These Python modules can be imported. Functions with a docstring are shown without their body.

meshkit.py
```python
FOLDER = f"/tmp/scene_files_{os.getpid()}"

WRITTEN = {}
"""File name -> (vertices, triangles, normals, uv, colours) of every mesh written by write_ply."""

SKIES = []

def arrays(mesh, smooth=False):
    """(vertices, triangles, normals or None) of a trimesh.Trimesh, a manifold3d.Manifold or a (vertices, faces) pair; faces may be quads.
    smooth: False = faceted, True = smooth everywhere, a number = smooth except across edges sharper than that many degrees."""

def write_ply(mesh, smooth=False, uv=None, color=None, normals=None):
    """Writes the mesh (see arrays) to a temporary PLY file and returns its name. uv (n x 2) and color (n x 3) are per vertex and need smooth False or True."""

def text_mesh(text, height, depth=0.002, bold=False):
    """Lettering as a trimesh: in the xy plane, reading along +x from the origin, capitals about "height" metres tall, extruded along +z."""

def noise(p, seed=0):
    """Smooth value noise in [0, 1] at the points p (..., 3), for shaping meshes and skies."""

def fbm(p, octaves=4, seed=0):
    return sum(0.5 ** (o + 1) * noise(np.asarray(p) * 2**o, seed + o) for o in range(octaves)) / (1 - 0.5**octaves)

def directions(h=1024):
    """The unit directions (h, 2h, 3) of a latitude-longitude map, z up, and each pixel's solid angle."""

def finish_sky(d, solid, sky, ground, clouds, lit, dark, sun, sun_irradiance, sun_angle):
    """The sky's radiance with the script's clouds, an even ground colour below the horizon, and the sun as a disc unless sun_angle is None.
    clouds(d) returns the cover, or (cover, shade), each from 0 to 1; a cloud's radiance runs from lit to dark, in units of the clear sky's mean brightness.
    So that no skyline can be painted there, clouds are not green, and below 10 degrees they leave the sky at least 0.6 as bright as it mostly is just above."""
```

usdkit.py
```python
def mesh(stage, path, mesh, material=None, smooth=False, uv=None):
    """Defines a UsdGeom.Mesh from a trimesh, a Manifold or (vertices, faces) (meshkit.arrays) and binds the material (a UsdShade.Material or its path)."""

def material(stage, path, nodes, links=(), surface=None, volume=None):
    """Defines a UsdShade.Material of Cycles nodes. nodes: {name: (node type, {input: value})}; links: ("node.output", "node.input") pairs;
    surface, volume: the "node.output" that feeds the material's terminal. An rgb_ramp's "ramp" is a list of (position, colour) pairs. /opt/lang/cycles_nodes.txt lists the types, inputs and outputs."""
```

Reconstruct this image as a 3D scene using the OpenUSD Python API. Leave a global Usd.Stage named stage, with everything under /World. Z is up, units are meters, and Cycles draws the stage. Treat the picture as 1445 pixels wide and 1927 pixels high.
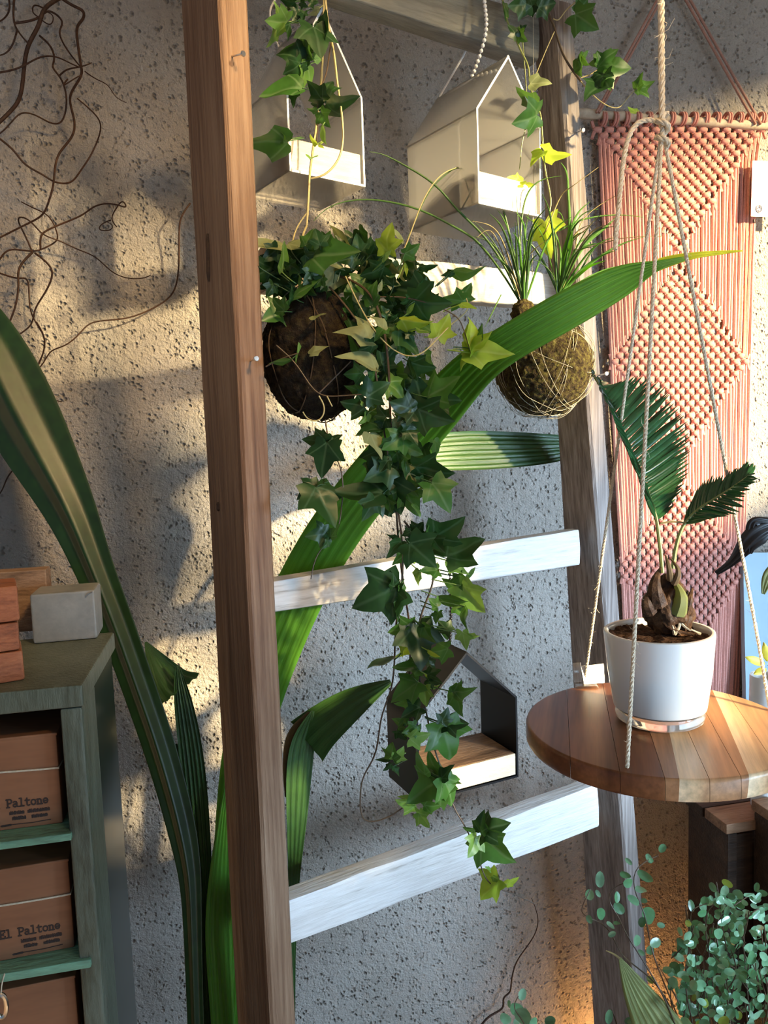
import math, random
import numpy as np, trimesh, usdkit, meshkit
import manifold3d as m3
from shapely.geometry import LineString, Polygon
from shapely.ops import unary_union
from scipy.interpolate import CubicSpline
from pxr import Usd, UsdGeom, UsdLux, UsdShade, Gf, Sdf

random.seed(7)
rng = np.random.default_rng(7)
stage = Usd.Stage.CreateInMemory()
UsdGeom.SetStageUpAxis(stage, "Z")
UsdGeom.SetStageMetersPerUnit(stage, 1.0)
UsdGeom.Xform.Define(stage, "/World")
UsdGeom.Scope.Define(stage, "/World/Looks")

# ------------------------------------------------------------------ camera
W, H, FPX = 1445.0, 1927.0, 1400.0
PITCH, ROLL = math.radians(5.3), math.radians(2.0)
CAM = np.array([0.0, 0.0, 1.45])
FWD = np.array([0, math.cos(PITCH), -math.sin(PITCH)])
_R0, _U0 = np.array([1.0, 0, 0]), np.array([0, math.sin(PITCH), math.cos(PITCH)])
RIGHT = _R0 * math.cos(ROLL) - _U0 * math.sin(ROLL)
UP = _U0 * math.cos(ROLL) + _R0 * math.sin(ROLL)
cam = UsdGeom.Camera.Define(stage, "/World/camera")
_m = np.eye(4); _m[0, :3], _m[1, :3], _m[2, :3], _m[3, :3] = RIGHT, UP, -FWD, CAM
cam.AddTransformOp().Set(Gf.Matrix4d(*_m.ravel().tolist()))
cam.CreateHorizontalApertureAttr(36.0)
cam.CreateVerticalApertureAttr(36.0 * H / W)
cam.CreateFocalLengthAttr(36.0 * FPX / W)
cam.CreateClippingRangeAttr(Gf.Vec2f(0.05, 100))
EXPOSURE = 1.25
cam.CreateExposureAttr(EXPOSURE)

# ------------------------------------------------------------------ light
def aim(pos, target):
    z = np.array(pos, float) - np.array(target, float); z /= np.linalg.norm(z)
    x = np.cross([0, 0, 1.0], z); x /= np.linalg.norm(x)
    y = np.cross(z, x)
    m = np.eye(4); m[0, :3], m[1, :3], m[2, :3], m[3, :3] = x, y, z, pos
    return Gf.Matrix4d(*m.ravel().tolist())

dome = UsdLux.DomeLight.Define(stage, "/World/daylight")
dome.CreateIntensityAttr(0.035)
dome.CreateColorAttr(Gf.Vec3f(0.45, 0.70, 1.0))

SUN_DIR = np.array([0.80, -0.56, 0.27]); SUN_DIR /= np.linalg.norm(SUN_DIR)      # towards the sun
sun = UsdLux.DistantLight.Define(stage, "/World/sun")
sun.AddTransformOp().Set(aim(SUN_DIR * 10, [0, 0, 0]))
sun.CreateIntensityAttr(1120.0)
sun.CreateAngleAttr(4.0)
sun.CreateColorAttr(Gf.Vec3f(1.0, 0.75, 0.42))

def rect(name, pos, target, w, h, power, color):
    l = UsdLux.RectLight.Define(stage, "/World/" + name)
    l.AddTransformOp().Set(aim(pos, target))
    l.CreateWidthAttr(w); l.CreateHeightAttr(h)
    l.CreateIntensityAttr(power); l.CreateColorAttr(Gf.Vec3f(*color))
    return l

def spotlight(name, pos, target, r, power, color, cone, soft):
    l = UsdLux.SphereLight.Define(stage, "/World/" + name)
    l.AddTransformOp().Set(aim(pos, target)); l.CreateRadiusAttr(r)
    l.CreateIntensityAttr(power); l.CreateColorAttr(Gf.Vec3f(*color))
    sh = UsdLux.ShapingAPI.Apply(l.GetPrim()); sh.CreateShapingConeAngleAttr(cone); sh.CreateShapingConeSoftnessAttr(soft)
spotlight("shop_window_daylight", [1.95, -0.2, 1.35], [0.50, 1.25, 1.00], 0.40, 29.0, (0.50, 0.73, 1.0), 23.0, 1.0)
spotlight("track_spotlight", [0.95, -0.35, 2.75], [-0.55, 1.33, 1.45], 0.16, 85.0, (1.0, 0.66, 0.30), 16.0, 1.0)  # added warm fill for the left wall, no real fitting
rect("door_daylight", [1.5, -0.95, 0.75], [0.45, 1.0, 0.75], 0.7, 1.1, 3.8, (0.50, 0.74, 1.0))  # added blue fill for the lower right plants; no door stands there
def bulb(name, pos, r, power, color):
    l = UsdLux.SphereLight.Define(stage, "/World/" + name)
    l.AddTranslateOp().Set(Gf.Vec3d(*pos)); l.CreateRadiusAttr(r)
    l.CreateIntensityAttr(power); l.CreateColorAttr(Gf.Vec3f(*color))
bulb("ceiling_lamp", [0.35, 0.1, 2.7], 0.10, 7.0, (1.0, 0.70, 0.38))  # added broad warm fill from above, in place of bounced light
bulb("floor_lamp", [0.50, 1.43, 0.08], 0.04, 26.0, (1.0, 0.50, 0.16))  # added unseen source for the orange tone low on the wall

# ------------------------------------------------------------------ helpers: points
def ray(px, py):
    return FWD + RIGHT * (px - W / 2) / FPX - UP * (py - H / 2) / FPX
def at(px, py, d):
    return CAM + d * ray(px, py)
def on(px, py, plane):
    p, n = plane; r = ray(px, py)
    return CAM + r * (np.dot(p - CAM, n) / np.dot(r, n))
def yaw_dirs(deg):
    a = math.radians(deg)
    return np.array([math.cos(a), math.sin(a), 0]), np.array([math.sin(a), -math.cos(a), 0])   # along (recedes to the right), normal to the camera
ZUP = np.array([0, 0, 1.0])
def unit(v):
    v = np.asarray(v, float); return v / (np.linalg.norm(v) + 1e-12)
def spline(pts, n, k=None):
    p = np.asarray(pts, float)
    if len(p) < 3:
        t = np.linspace(0, 1, n)[:, None]; return p[0] * (1 - t) + p[-1] * t
    t = np.r_[0, np.cumsum(np.linalg.norm(np.diff(p[:, :3] if p.shape[1] > 2 else p, axis=0), axis=1) ** 0.6 + 1e-9)]
    return CubicSpline(t, p, bc_type="natural")(np.linspace(0, t[-1], n))

# ------------------------------------------------------------------ helpers: meshes
def cat(ms):
    vs, fs, n = [], [], 0
    for v, f in ms:
        v = np.asarray(v, float); f = np.asarray(f, int)
        vs.append(v); fs.append(f + n); n += len(v)
    return np.vstack(vs), np.vstack(fs)
def tri(m):
    return np.array(m.vertices), np.array(m.faces)
def man(m):
    mm = m.to_mesh(); return np.array(mm.vert_properties[:, :3]), np.array(mm.tri_verts)
def tube(pts, r, sides=6, caps=True):
    p = np.asarray(pts, float); n = len(p)
    r = np.broadcast_to(np.asarray(r, float), (n,))
    t = np.gradient(p, axis=0); t /= np.linalg.norm(t, axis=1, keepdims=True) + 1e-12
    a = np.cross(t[0], [0, 0, 1.0]); a = a if np.linalg.norm(a) > .1 else np.cross(t[0], [1.0, 0, 0])
    A = []
    for i in range(n):
        a = a - t[i] * np.dot(a, t[i]); a = a / (np.linalg.norm(a) + 1e-12); A.append(a)
    A = np.array(A); B = np.cross(t, A)
    th = np.arange(sides) * 2 * np.pi / sides
    v = p[:, None] + r[:, None, None] * (np.cos(th)[None, :, None] * A[:, None] + np.sin(th)[None, :, None] * B[:, None])
    i, j = np.meshgrid(np.arange(n - 1), np.arange(sides), indexing="ij")
    q = np.stack([i * sides + j, i * sides + (j + 1) % sides, (i + 1) * sides + (j + 1) % sides, (i + 1) * sides + j], -1).reshape(-1, 4)
    f = np.vstack([q[:, [0, 1, 2]], q[:, [0, 2, 3]]]); v = v.reshape(-1, 3)
    if caps:
        k = len(v); v = np.vstack([v, p[:1], p[-1:]])
        c = np.arange(sides)
        f = np.vstack([f, np.stack([np.full(sides, k), (c + 1) % sides, c], 1), np.stack([np.full(sides, k + 1), (n - 1) * sides + c, (n - 1) * sides + (c + 1) % sides], 1)])
    return v, f
def hexa(front, back):
    """solid from two quads (4 points each, same order)"""
    v = np.vstack([front, back]); h = m3.Manifold.hull_points(v.astype(np.float32))
    return man(h)
def rbox(o, ax, ay, az, r=0.002):
    """box with rounded edges: corner o and three edge vectors"""
    o, ax, ay, az = map(lambda x: np.asarray(x, float), (o, ax, ay, az))
    L = [np.linalg.norm(a) for a in (ax, ay, az)]; r = min(r, min(L) * .45)
    u = [unit(a) for a in (ax, ay, az)]
    pts = []
    for i in (0, 1):
        for j in (0, 1):
            for k in (0, 1):
                c = o + u[0] * (r + i * (L[0] - 2 * r)) + u[1] * (r + j * (L[1] - 2 * r)) + u[2] * (r + k * (L[2] - 2 * r))
                s = [(2 * i - 1), (2 * j - 1), (2 * k - 1)]
                for w in ((1, 0, 0), (0, 1, 0), (0, 0, 1), (.7, .7, .0), (.7, 0, .7), (0, .7, .7), (.58, .58, .58)):
                    pts.append(c + r * (u[0] * s[0] * w[0] + u[1] * s[1] * w[1] + u[2] * s[2] * w[2]))
    return man(m3.Manifold.hull_points(np.array(pts, np.float32)))
def lathe(profile, n=64):
    p = np.asarray(profile, float); k = len(p)
    th = np.arange(n) * 2 * np.pi / n
    v = np.stack([p[:, None, 0] * np.cos(th), p[:, None, 0] * np.sin(th), np.broadcast_to(p[:, None, 1], (k, n))], -1).reshape(-1, 3)
    i, j = np.meshgrid(np.arange(k - 1), np.arange(n), indexing="ij")
    q = np.stack([i * n + j, i * n + (j + 1) % n, (i + 1) * n + (j + 1) % n, (i + 1) * n + j], -1).reshape(-1, 4)
    return v, np.vstack([q[:, [0, 1, 2]], q[:, [0, 2, 3]]])
def ribbon(pxs, hw, d, pleats=7, amp=0.0, tilt=0.0, n=40, across=22, fold=0.0, thick=0.0012):
    """pleated leaf blade: centre line in image points, half widths (px), depths"""
    P = np.array([at(x, y, dd) for (x, y), dd in zip(pxs, np.broadcast_to(d, (len(pxs),)))])
    hwm = np.asarray(hw, float) * np.broadcast_to(d, (len(pxs),)) / FPX
    C = spline(np.c_[P, hwm, np.broadcast_to(tilt, (len(pxs),))], n)
    c, h, tl = C[:, :3], np.maximum(C[:, 3], 0.0004), C[:, 4]
    t = np.gradient(c, axis=0); t /= np.linalg.norm(t, axis=1, keepdims=True)
    view = CAM - c; view /= np.linalg.norm(view, axis=1, keepdims=True)
    x = np.cross(view, t); x /= np.linalg.norm(x, axis=1, keepdims=True)
    nn = np.cross(t, x); nn *= np.sign((nn * view).sum(1))[:, None]
    ax = x * np.cos(tl)[:, None] + nn * np.sin(tl)[:, None]
    an = nn * np.cos(tl)[:, None] - x * np.sin(tl)[:, None]
    s = np.linspace(-1, 1, across)
    z = amp * (2 * np.abs(((s * pleats / 2) % 1) - .5) - .5)
    scale = np.minimum(1, h / (h.max() * .6))[:, None]
    off = z[None] * scale - fold * np.abs(s)[None] * h[:, None]
    v = c[:, None] + ax[:, None] * (h[:, None] * s[None])[..., None] + an[:, None] * off[..., None]
    b = v - an[:, None] * thick
    i, j = np.meshgrid(np.arange(n - 1), np.arange(across - 1), indexing="ij")
    q = np.stack([i * across + j, i * across + j + 1, (i + 1) * across + j + 1, (i + 1) * across + j], -1).reshape(-1, 4)
    f1 = np.vstack([q[:, [0, 1, 2]], q[:, [0, 2, 3]]])
    N = n * across
    rim = [(i * across, (i + 1) * across) for i in range(n - 1)] + [((i + 1) * across + across - 1, i * across + across - 1) for i in range(n - 1)]
    rim += [(j + 1, j) for j in range(across - 1)] + [((n - 1) * across + j, (n - 1) * across + j + 1) for j in range(across - 1)]
    f3 = np.array([[a, bb, bb + N] for a, bb in rim] + [[a, bb + N, a + N] for a, bb in rim])
    uv = np.stack(np.broadcast_arrays(s[None] , np.linspace(0, 1, n)[:, None]), -1).reshape(-1, 2)
    return np.vstack([v.reshape(-1, 3), b.reshape(-1, 3)]), np.vstack([f1, f1[:, ::-1] + N, f3]), np.vstack([uv, uv])

# ------------------------------------------------------------------ helpers: scene
_used = {}
def numbered(parent, name):
    k = _used.get((parent, name), 0); _used[(parent, name)] = k + 1
    return name if k == 0 else f"{name}_{k:03d}"
_base = {}
def props(p, label=None, category=None, group=None, kind=None):
    for k, v in (("label", label), ("category", category), ("group", group), ("kind", kind)):
        if v: p.SetCustomDataByKey(k, v)
def thing(name, label, category, base, group=None):
    path = "/World/" + numbered("/World", name)
    x = UsdGeom.Xform.Define(stage, path); x.AddTranslateOp().Set(Gf.Vec3d(*map(float, base)))
    _base[path] = np.asarray(base, float)
    props(x.GetPrim(), label, category, group)
    return path
def obj(name, mesh, mat, parent="/World", smooth=40, label=None, kind=None, uv=None):
    path = parent + "/" + numbered(parent, name)
    v, f = mesh[0], mesh[1]
    b = _base.get(parent, np.zeros(3)); _base[path] = b
    if len(mesh) > 2 and uv is None: uv = mesh[2]
    if uv is not None: smooth = True
    o = usdkit.mesh(stage, path, (np.asarray(v) - b, f), M[mat], smooth=smooth, uv=uv)
    props(o.GetPrim(), label, kind=kind)
    return path
def single(name, mesh, mat, label, category, group=None, smooth=40):
    p = obj(name, mesh, mat, smooth=smooth); props(stage.GetPrimAtPath(p), label, category, group); return p

# ------------------------------------------------------------------ materials
M = {}
def mat(name, nodes, links, surface="p.BSDF", **k):
    M[name] = usdkit.material(stage, "/World/Looks/" + name, nodes, links, surface=surface, **k)
def plain(name, col, rough=.5, **k):
    mat(name, {"p": ("principled_bsdf", {"base_color": col, "roughness": rough, **k})}, [])
def wood(name, ramp, yaw=0.0, axis="z", scale=1.0, rough=.6, bump=.0006, stretch=14.0, fine=.38):
    s = {"x": (90 / stretch, 90, 90), "y": (90, 90 / stretch, 90), "z": (90, 90, 90 / stretch)}[axis]
    s = tuple(a * scale for a in s)
    nodes = {"g": ("geometry", {}),
             "vr": ("vector_rotate", {"rotate_type": "z_axis", "angle": -math.radians(yaw)}),
             "mp": ("mapping", {"mapping_type": "point", "scale": s}),
             "n1": ("noise_texture", {"scale": .35, "detail": 5.0, "roughness": .6, "distortion": .6}),
             "n2": ("noise_texture", {"scale": 2.4, "detail": 3.0, "roughness": .6}),
             "n3": ("noise_texture", {"scale": 3.2, "detail": 3.0}),
             "mx": ("mix_float", {"fac": fine}),
             "add": ("math", {"math_type": "multiply_add", "value2": .35, "value3": -.17}),
             "sum": ("math", {"math_type": "add"}),
             "r": ("rgb_ramp", {"ramp": ramp}),
             "b": ("bump", {"strength": .8, "distance": bump * 3}),
             "p": ("principled_bsdf", {"roughness": rough, "specular_ior_level": .3})}
    links = [("g.position", "vr.vector"), ("vr.vector", "mp.vector"), ("mp.vector", "n1.vector"), ("mp.vector", "n2.vector"), ("g.position", "n3.vector"),
             ("n1.fac", "mx.a"), ("n2.fac", "mx.b"), ("n3.fac", "add.value1"), ("mx.result", "sum.value1"), ("add.value", "sum.value2"), ("sum.value", "r.fac"), ("r.color", "p.base_color"),
             ("n2.fac", "b.height"), ("b.normal", "p.normal")]
    mat(name, nodes, links)
def leafy(name, c1, c2, rough=.38, trans=.3, tcol=None, veins=None, stripes=None, spec=.5):
    """leaf: colour varies leaf by leaf; veins follow the blade's own coordinates"""
    tcol = tcol or tuple(min(1, a * 1.8) for a in c2)
    nodes = {"oi": ("object_info", {}), "mx": ("mix_color", {"a": c1, "b": c2}),
             "g": ("geometry", {}), "nz": ("noise_texture", {"scale": 60.0, "detail": 3.0}),
             "mr": ("map_range", {"from_min": .3, "from_max": .7, "to_min": .75, "to_max": 1.25}),
             "mul": ("vector_math", {"math_type": "scale"}),
             "p": ("principled_bsdf", {"roughness": rough, "specular_ior_level": spec}),
             "t": ("translucent_bsdf", {"color": tcol}), "s": ("mix_closure", {"fac": trans})}
    links = [("oi.random", "mx.fac"), ("g.position", "nz.vector"), ("nz.fac", "mr.value"), ("mr.result", "mul.scale"), ("mx.result", "mul.vector1"),
             ("p.BSDF", "s.closure1"), ("t.BSDF", "s.closure2")]
    out = "mul.vector"
    if veins:
        nodes |= {"tc": ("texture_coordinate", {}), "sx": ("separate_xyz", {}), "ab": ("math", {"math_type": "absolute"}),
                  "ly": ("math", {"math_type": "multiply", "value2": 1.15}), "df": ("math", {"math_type": "subtract"}), "ad": ("math", {"math_type": "absolute"}),
                  "mn": ("math", {"math_type": "minimum"}), "vr": ("map_range", {"from_min": .012, "from_max": .05, "to_min": .6, "to_max": 0.0, "clamp": True}),
                  "vm": ("mix_color", {"b": veins})}
        links += [("tc.UV", "sx.vector"), ("sx.x", "ab.value1"), ("sx.y", "ly.value1"), ("ab.value", "df.value1"), ("ly.value", "df.value2"), ("df.value", "ad.value1"),
                  ("ab.value", "mn.value1"), ("ad.value", "mn.value2"), ("mn.value", "vr.value"), ("vr.result", "vm.fac"), (out, "vm.a")]
        out = "vm.result"
    if stripes:
        nodes |= {"tc": ("texture_coordinate", {}), "mp": ("mapping", {"scale": (9.0, .35, 1.0)}), "sn": ("noise_texture", {"scale": 2.0, "detail": 4.0, "roughness": .7}),
                  "sr": ("map_range", {"from_min": .42, "from_max": .62, "to_min": 0.0, "to_max": 1.0, "clamp": True}), "vm": ("mix_color", {"b": stripes}),
                  "bp": ("bump", {"strength": .5, "distance": .002})}
        links += [("tc.UV", "mp.vector"), ("mp.vector", "sn.vector"), ("sn.fac", "sr.value"), ("sr.result", "vm.fac"), (out, "vm.a"), ("sn.fac", "bp.height"), ("bp.normal", "p.normal")]
        out = "vm.result"
    links += [(out, "p.base_color")]
    mat(name, nodes, links, surface="s.closure")
def fuzzy(name, ramp, scale=60.0, bump=.004, rough=.9, detail=5.0):
    mat(name, {"g": ("geometry", {}), "n": ("noise_texture", {"scale": scale, "detail": detail, "roughness": .7}), "r": ("rgb_ramp", {"ramp": ramp}),
               "b": ("bump", {"strength": .9, "distance": bump}), "p": ("principled_bsdf", {"roughness": rough, "specular_ior_level": .2})},
        [("g.position", "n.vector"), ("n.fac", "r.fac"), ("r.color", "p.base_color"), ("n.fac", "b.height"), ("b.normal", "p.normal")])

# stucco: sandy ground, pits with their shade put into the colour, old stains
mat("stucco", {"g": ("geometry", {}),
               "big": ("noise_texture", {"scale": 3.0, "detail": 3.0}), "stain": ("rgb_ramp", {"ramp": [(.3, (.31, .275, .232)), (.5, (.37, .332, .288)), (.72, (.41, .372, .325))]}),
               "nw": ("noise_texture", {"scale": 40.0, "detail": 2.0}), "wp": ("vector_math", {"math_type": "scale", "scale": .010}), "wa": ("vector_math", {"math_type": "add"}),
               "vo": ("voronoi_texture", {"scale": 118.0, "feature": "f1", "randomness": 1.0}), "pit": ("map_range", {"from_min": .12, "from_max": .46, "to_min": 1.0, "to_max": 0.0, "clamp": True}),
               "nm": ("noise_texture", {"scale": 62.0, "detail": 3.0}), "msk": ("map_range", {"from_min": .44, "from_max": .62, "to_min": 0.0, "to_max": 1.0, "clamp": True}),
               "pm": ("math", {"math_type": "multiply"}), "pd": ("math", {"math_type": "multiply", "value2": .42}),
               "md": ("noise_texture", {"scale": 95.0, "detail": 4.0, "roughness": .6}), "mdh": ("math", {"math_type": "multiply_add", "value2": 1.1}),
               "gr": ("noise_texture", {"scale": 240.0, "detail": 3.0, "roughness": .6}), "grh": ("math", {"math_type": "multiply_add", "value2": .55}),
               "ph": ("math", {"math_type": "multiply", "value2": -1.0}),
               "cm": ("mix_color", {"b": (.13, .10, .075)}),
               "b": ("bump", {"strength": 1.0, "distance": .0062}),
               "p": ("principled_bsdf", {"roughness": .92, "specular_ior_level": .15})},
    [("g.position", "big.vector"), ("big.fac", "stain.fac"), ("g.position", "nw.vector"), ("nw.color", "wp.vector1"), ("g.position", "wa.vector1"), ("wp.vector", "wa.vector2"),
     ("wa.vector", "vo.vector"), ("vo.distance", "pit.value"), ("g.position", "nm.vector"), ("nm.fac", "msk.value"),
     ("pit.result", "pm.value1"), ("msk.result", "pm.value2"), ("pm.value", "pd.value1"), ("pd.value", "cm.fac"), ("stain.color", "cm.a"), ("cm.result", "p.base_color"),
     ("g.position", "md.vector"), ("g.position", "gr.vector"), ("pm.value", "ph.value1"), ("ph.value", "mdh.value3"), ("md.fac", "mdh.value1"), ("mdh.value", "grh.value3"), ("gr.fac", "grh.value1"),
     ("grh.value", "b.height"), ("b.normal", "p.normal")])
YL, YW = 29.0, 11.8      # how far the ladder and the wall turn away to the right
wood("leg_wood", [(.25, (.055, .026, .013)), (.42, (.16, .085, .048)), (.55, (.24, .142, .084)), (.75, (.36, .24, .155))], axis="z", stretch=34, fine=.55, bump=.0009)
wood("leg_wood_grey_lit", [(.25, (.06, .042, .033)), (.42, (.17, .13, .11)), (.55, (.30, .245, .215)), (.75, (.48, .42, .38))], axis="z", stretch=34, fine=.55, bump=.0009)  # greyer bleached copy; light on the right leg put into its colour
wood("rung_wood", [(.24, (.12, .095, .07)), (.33, (.38, .34, .295)), (.44, (.62, .58, .535)), (.6, (.72, .69, .655)), (.8, (.82, .80, .77))], yaw=YL, axis="x", stretch=12, fine=.5)
wood("rung_tan", [(.22, (.13, .10, .075)), (.36, (.36, .30, .24)), (.55, (.52, .45, .37)), (.8, (.62, .55, .47))], yaw=YL, axis="x", stretch=12, fine=.5)
wood("beam_wood", [(.22, (.05, .045, .035)), (.4, (.13, .12, .095)), (.6, (.21, .20, .16)), (.8, (.29, .27, .225))], yaw=YL, axis="x", stretch=9)
for _n, _r, _ph in (("tray_red_shaded", [(0, (.24, .092, .036)), (.45, (.17, .062, .024)), (.8, (.13, .045, .018)), (1, (.26, .105, .042))], 0.0),  # darker wood for the left staves, the pot's shadow put into the colour
               ("tray_brown", [(0, (.36, .17, .075)), (.4, (.44, .22, .10)), (.62, (.50, .27, .13)), (.80, (.70, .47, .26)), (1, (.78, .58, .36))], 1.3)):
    mat(_n, {"g": ("geometry", {}), "vr": ("vector_rotate", {"rotate_type": "z_axis", "angle": -math.radians(74)}), "mp": ("mapping", {"scale": (1.0, 9.0, 9.0)}),
             "w": ("wave_texture", {"wave_type": "bands", "bands_direction": "y", "profile": "saw", "scale": .62, "distortion": 2.2, "detail": 2.0, "detail_scale": .9, "phase": _ph}),
             "mp2": ("mapping", {"scale": (9.0, 150.0, 150.0)}), "n": ("noise_texture", {"scale": 1.0, "detail": 4.0, "roughness": .6}), "r": ("rgb_ramp", {"ramp": _r}),
             "mr": ("map_range", {"from_min": .3, "from_max": .7, "to_min": .72, "to_max": 1.22}), "mul": ("vector_math", {"math_type": "scale"}),
             "p": ("principled_bsdf", {"roughness": .36, "specular_ior_level": .35})},
        [("g.position", "vr.vector"), ("vr.vector", "mp.vector"), ("mp.vector", "w.vector"), ("w.fac", "r.fac"), ("vr.vector", "mp2.vector"), ("mp2.vector", "n.vector"), ("n.fac", "mr.value"),
         ("r.color", "mul.vector1"), ("mr.result", "mul.scale"), ("mul.vector", "p.base_color")])
wood("tray_rim_wood", [(.3, (.30, .16, .08)), (.5, (.52, .37, .22)), (.75, (.66, .54, .38))], yaw=62, axis="x", scale=.5, rough=.5)
wood("pale_wood", [(.3, (.52, .40, .26)), (.55, (.70, .58, .42)), (.8, (.78, .68, .54))], yaw=36, axis="x", stretch=8)
wood("base_brown_wood", [(.3, (.10, .055, .03)), (.5, (.24, .14, .08)), (.75, (.40, .26, .16))], yaw=25, axis="x", stretch=8)
wood("red_wood", [(.28, (.06, .018, .008)), (.45, (.26, .085, .035)), (.6, (.36, .13, .055)), (.8, (.45, .19, .09))], yaw=YW, axis="x", stretch=8)
wood("dark_wood", [(.3, (.018, .010, .006)), (.5, (.045, .024, .013)), (.75, (.09, .05, .028))], yaw=YW, axis="x", stretch=8)
wood("stand_top_wood_lit", [(.3, (.12, .06, .03)), (.5, (.26, .14, .075)), (.75, (.36, .22, .13))], yaw=YW, axis="x", stretch=8)  # brighter than the stand's dark wood: sun on the planks put into the colour
wood("green_paint", [(.26, (.022, .020, .013)), (.42, (.068, .076, .052)), (.55, (.095, .11, .080)), (.8, (.15, .165, .125))], yaw=YW, axis="z", stretch=5, rough=.45)
wood("green_shelf_paint", [(.26, (.05, .06, .04)), (.42, (.12, .24, .16)), (.6, (.17, .36, .24)), (.8, (.24, .42, .30))], yaw=YW, axis="x", stretch=5, rough=.4)
wood("cardboard", [(.3, (.19, .080, .038)), (.55, (.24, .105, .050)), (.8, (.28, .13, .065))], yaw=YW, axis="x", scale=.6, stretch=6, rough=.8, bump=.00008)
fuzzy("wrapped_grey", [(.3, (.15, .15, .14)), (.6, (.22, .215, .195)), (.8, (.27, .265, .24))], scale=22, bump=.0004, rough=.35)
fuzzy("moss", [(.30, (.006, .004, .002)), (.44, (.030, .018, .007)), (.55, (.065, .048, .013)), (.68, (.11, .10, .022)), (.8, (.17, .105, .04))], scale=170, bump=.008)
fuzzy("moss_thread", [(.3, (.20, .17, .11)), (.7, (.42, .38, .29))], scale=90, bump=.0003)
fuzzy("shaded_moss", [(.30, (.004, .003, .0015)), (.5, (.017, .010, .005)), (.66, (.035, .026, .009)), (.8, (.06, .042, .018))], scale=130, bump=.006)  # darker moss copy, shade under the ivy leaves put into its colour
fuzzy("soil", [(.3, (.018, .009, .005)), (.5, (.08, .038, .02)), (.7, (.22, .12, .075))], scale=170, bump=.004)
fuzzy("bulb_bark", [(.3, (.014, .008, .005)), (.5, (.06, .03, .016)), (.7, (.16, .085, .04))], scale=60, bump=.003, rough=.5)
fuzzy("macrame_cotton", [(.3, (.47, .205, .16)), (.6, (.57, .27, .22)), (.8, (.63, .32, .27))], scale=300, bump=.0008)
fuzzy("macrame_rope", [(.3, (.30, .15, .11)), (.7, (.42, .23, .17))], scale=300, bump=.0008)
fuzzy("jute", [(.3, (.62, .49, .33)), (.55, (.80, .68, .50)), (.8, (.88, .79, .63))], scale=420, bump=.0012)
fuzzy("thread", [(.3, (.42, .36, .26)), (.7, (.58, .51, .40))], scale=300, bump=.0005)
fuzzy("driftwood", [(.3, (.34, .27, .19)), (.7, (.55, .46, .35))], scale=40, bump=.001)
fuzzy("twig_bark", [(.3, (.028, .013, .007)), (.6, (.065, .030, .016)), (.8, (.11, .055, .03))], scale=120, bump=.001, rough=.55)
plain("brown_stem", (.075, .045, .022), .5)
plain("green_stem", (.22, .24, .07), .45)
plain("pale_stem", (.45, .36, .15), .5)
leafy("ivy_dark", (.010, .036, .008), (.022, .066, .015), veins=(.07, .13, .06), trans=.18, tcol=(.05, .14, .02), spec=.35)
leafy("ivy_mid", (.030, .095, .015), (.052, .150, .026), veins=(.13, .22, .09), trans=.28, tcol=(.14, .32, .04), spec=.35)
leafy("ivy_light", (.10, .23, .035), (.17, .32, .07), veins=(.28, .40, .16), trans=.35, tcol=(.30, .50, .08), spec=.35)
leafy("ivy_sunlit", (.20, .34, .03), (.32, .44, .05), veins=(.42, .52, .14), trans=.45, tcol=(.55, .72, .06), spec=.35)  # yellow-lit leaves: sunlight put into the leaf colour
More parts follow.
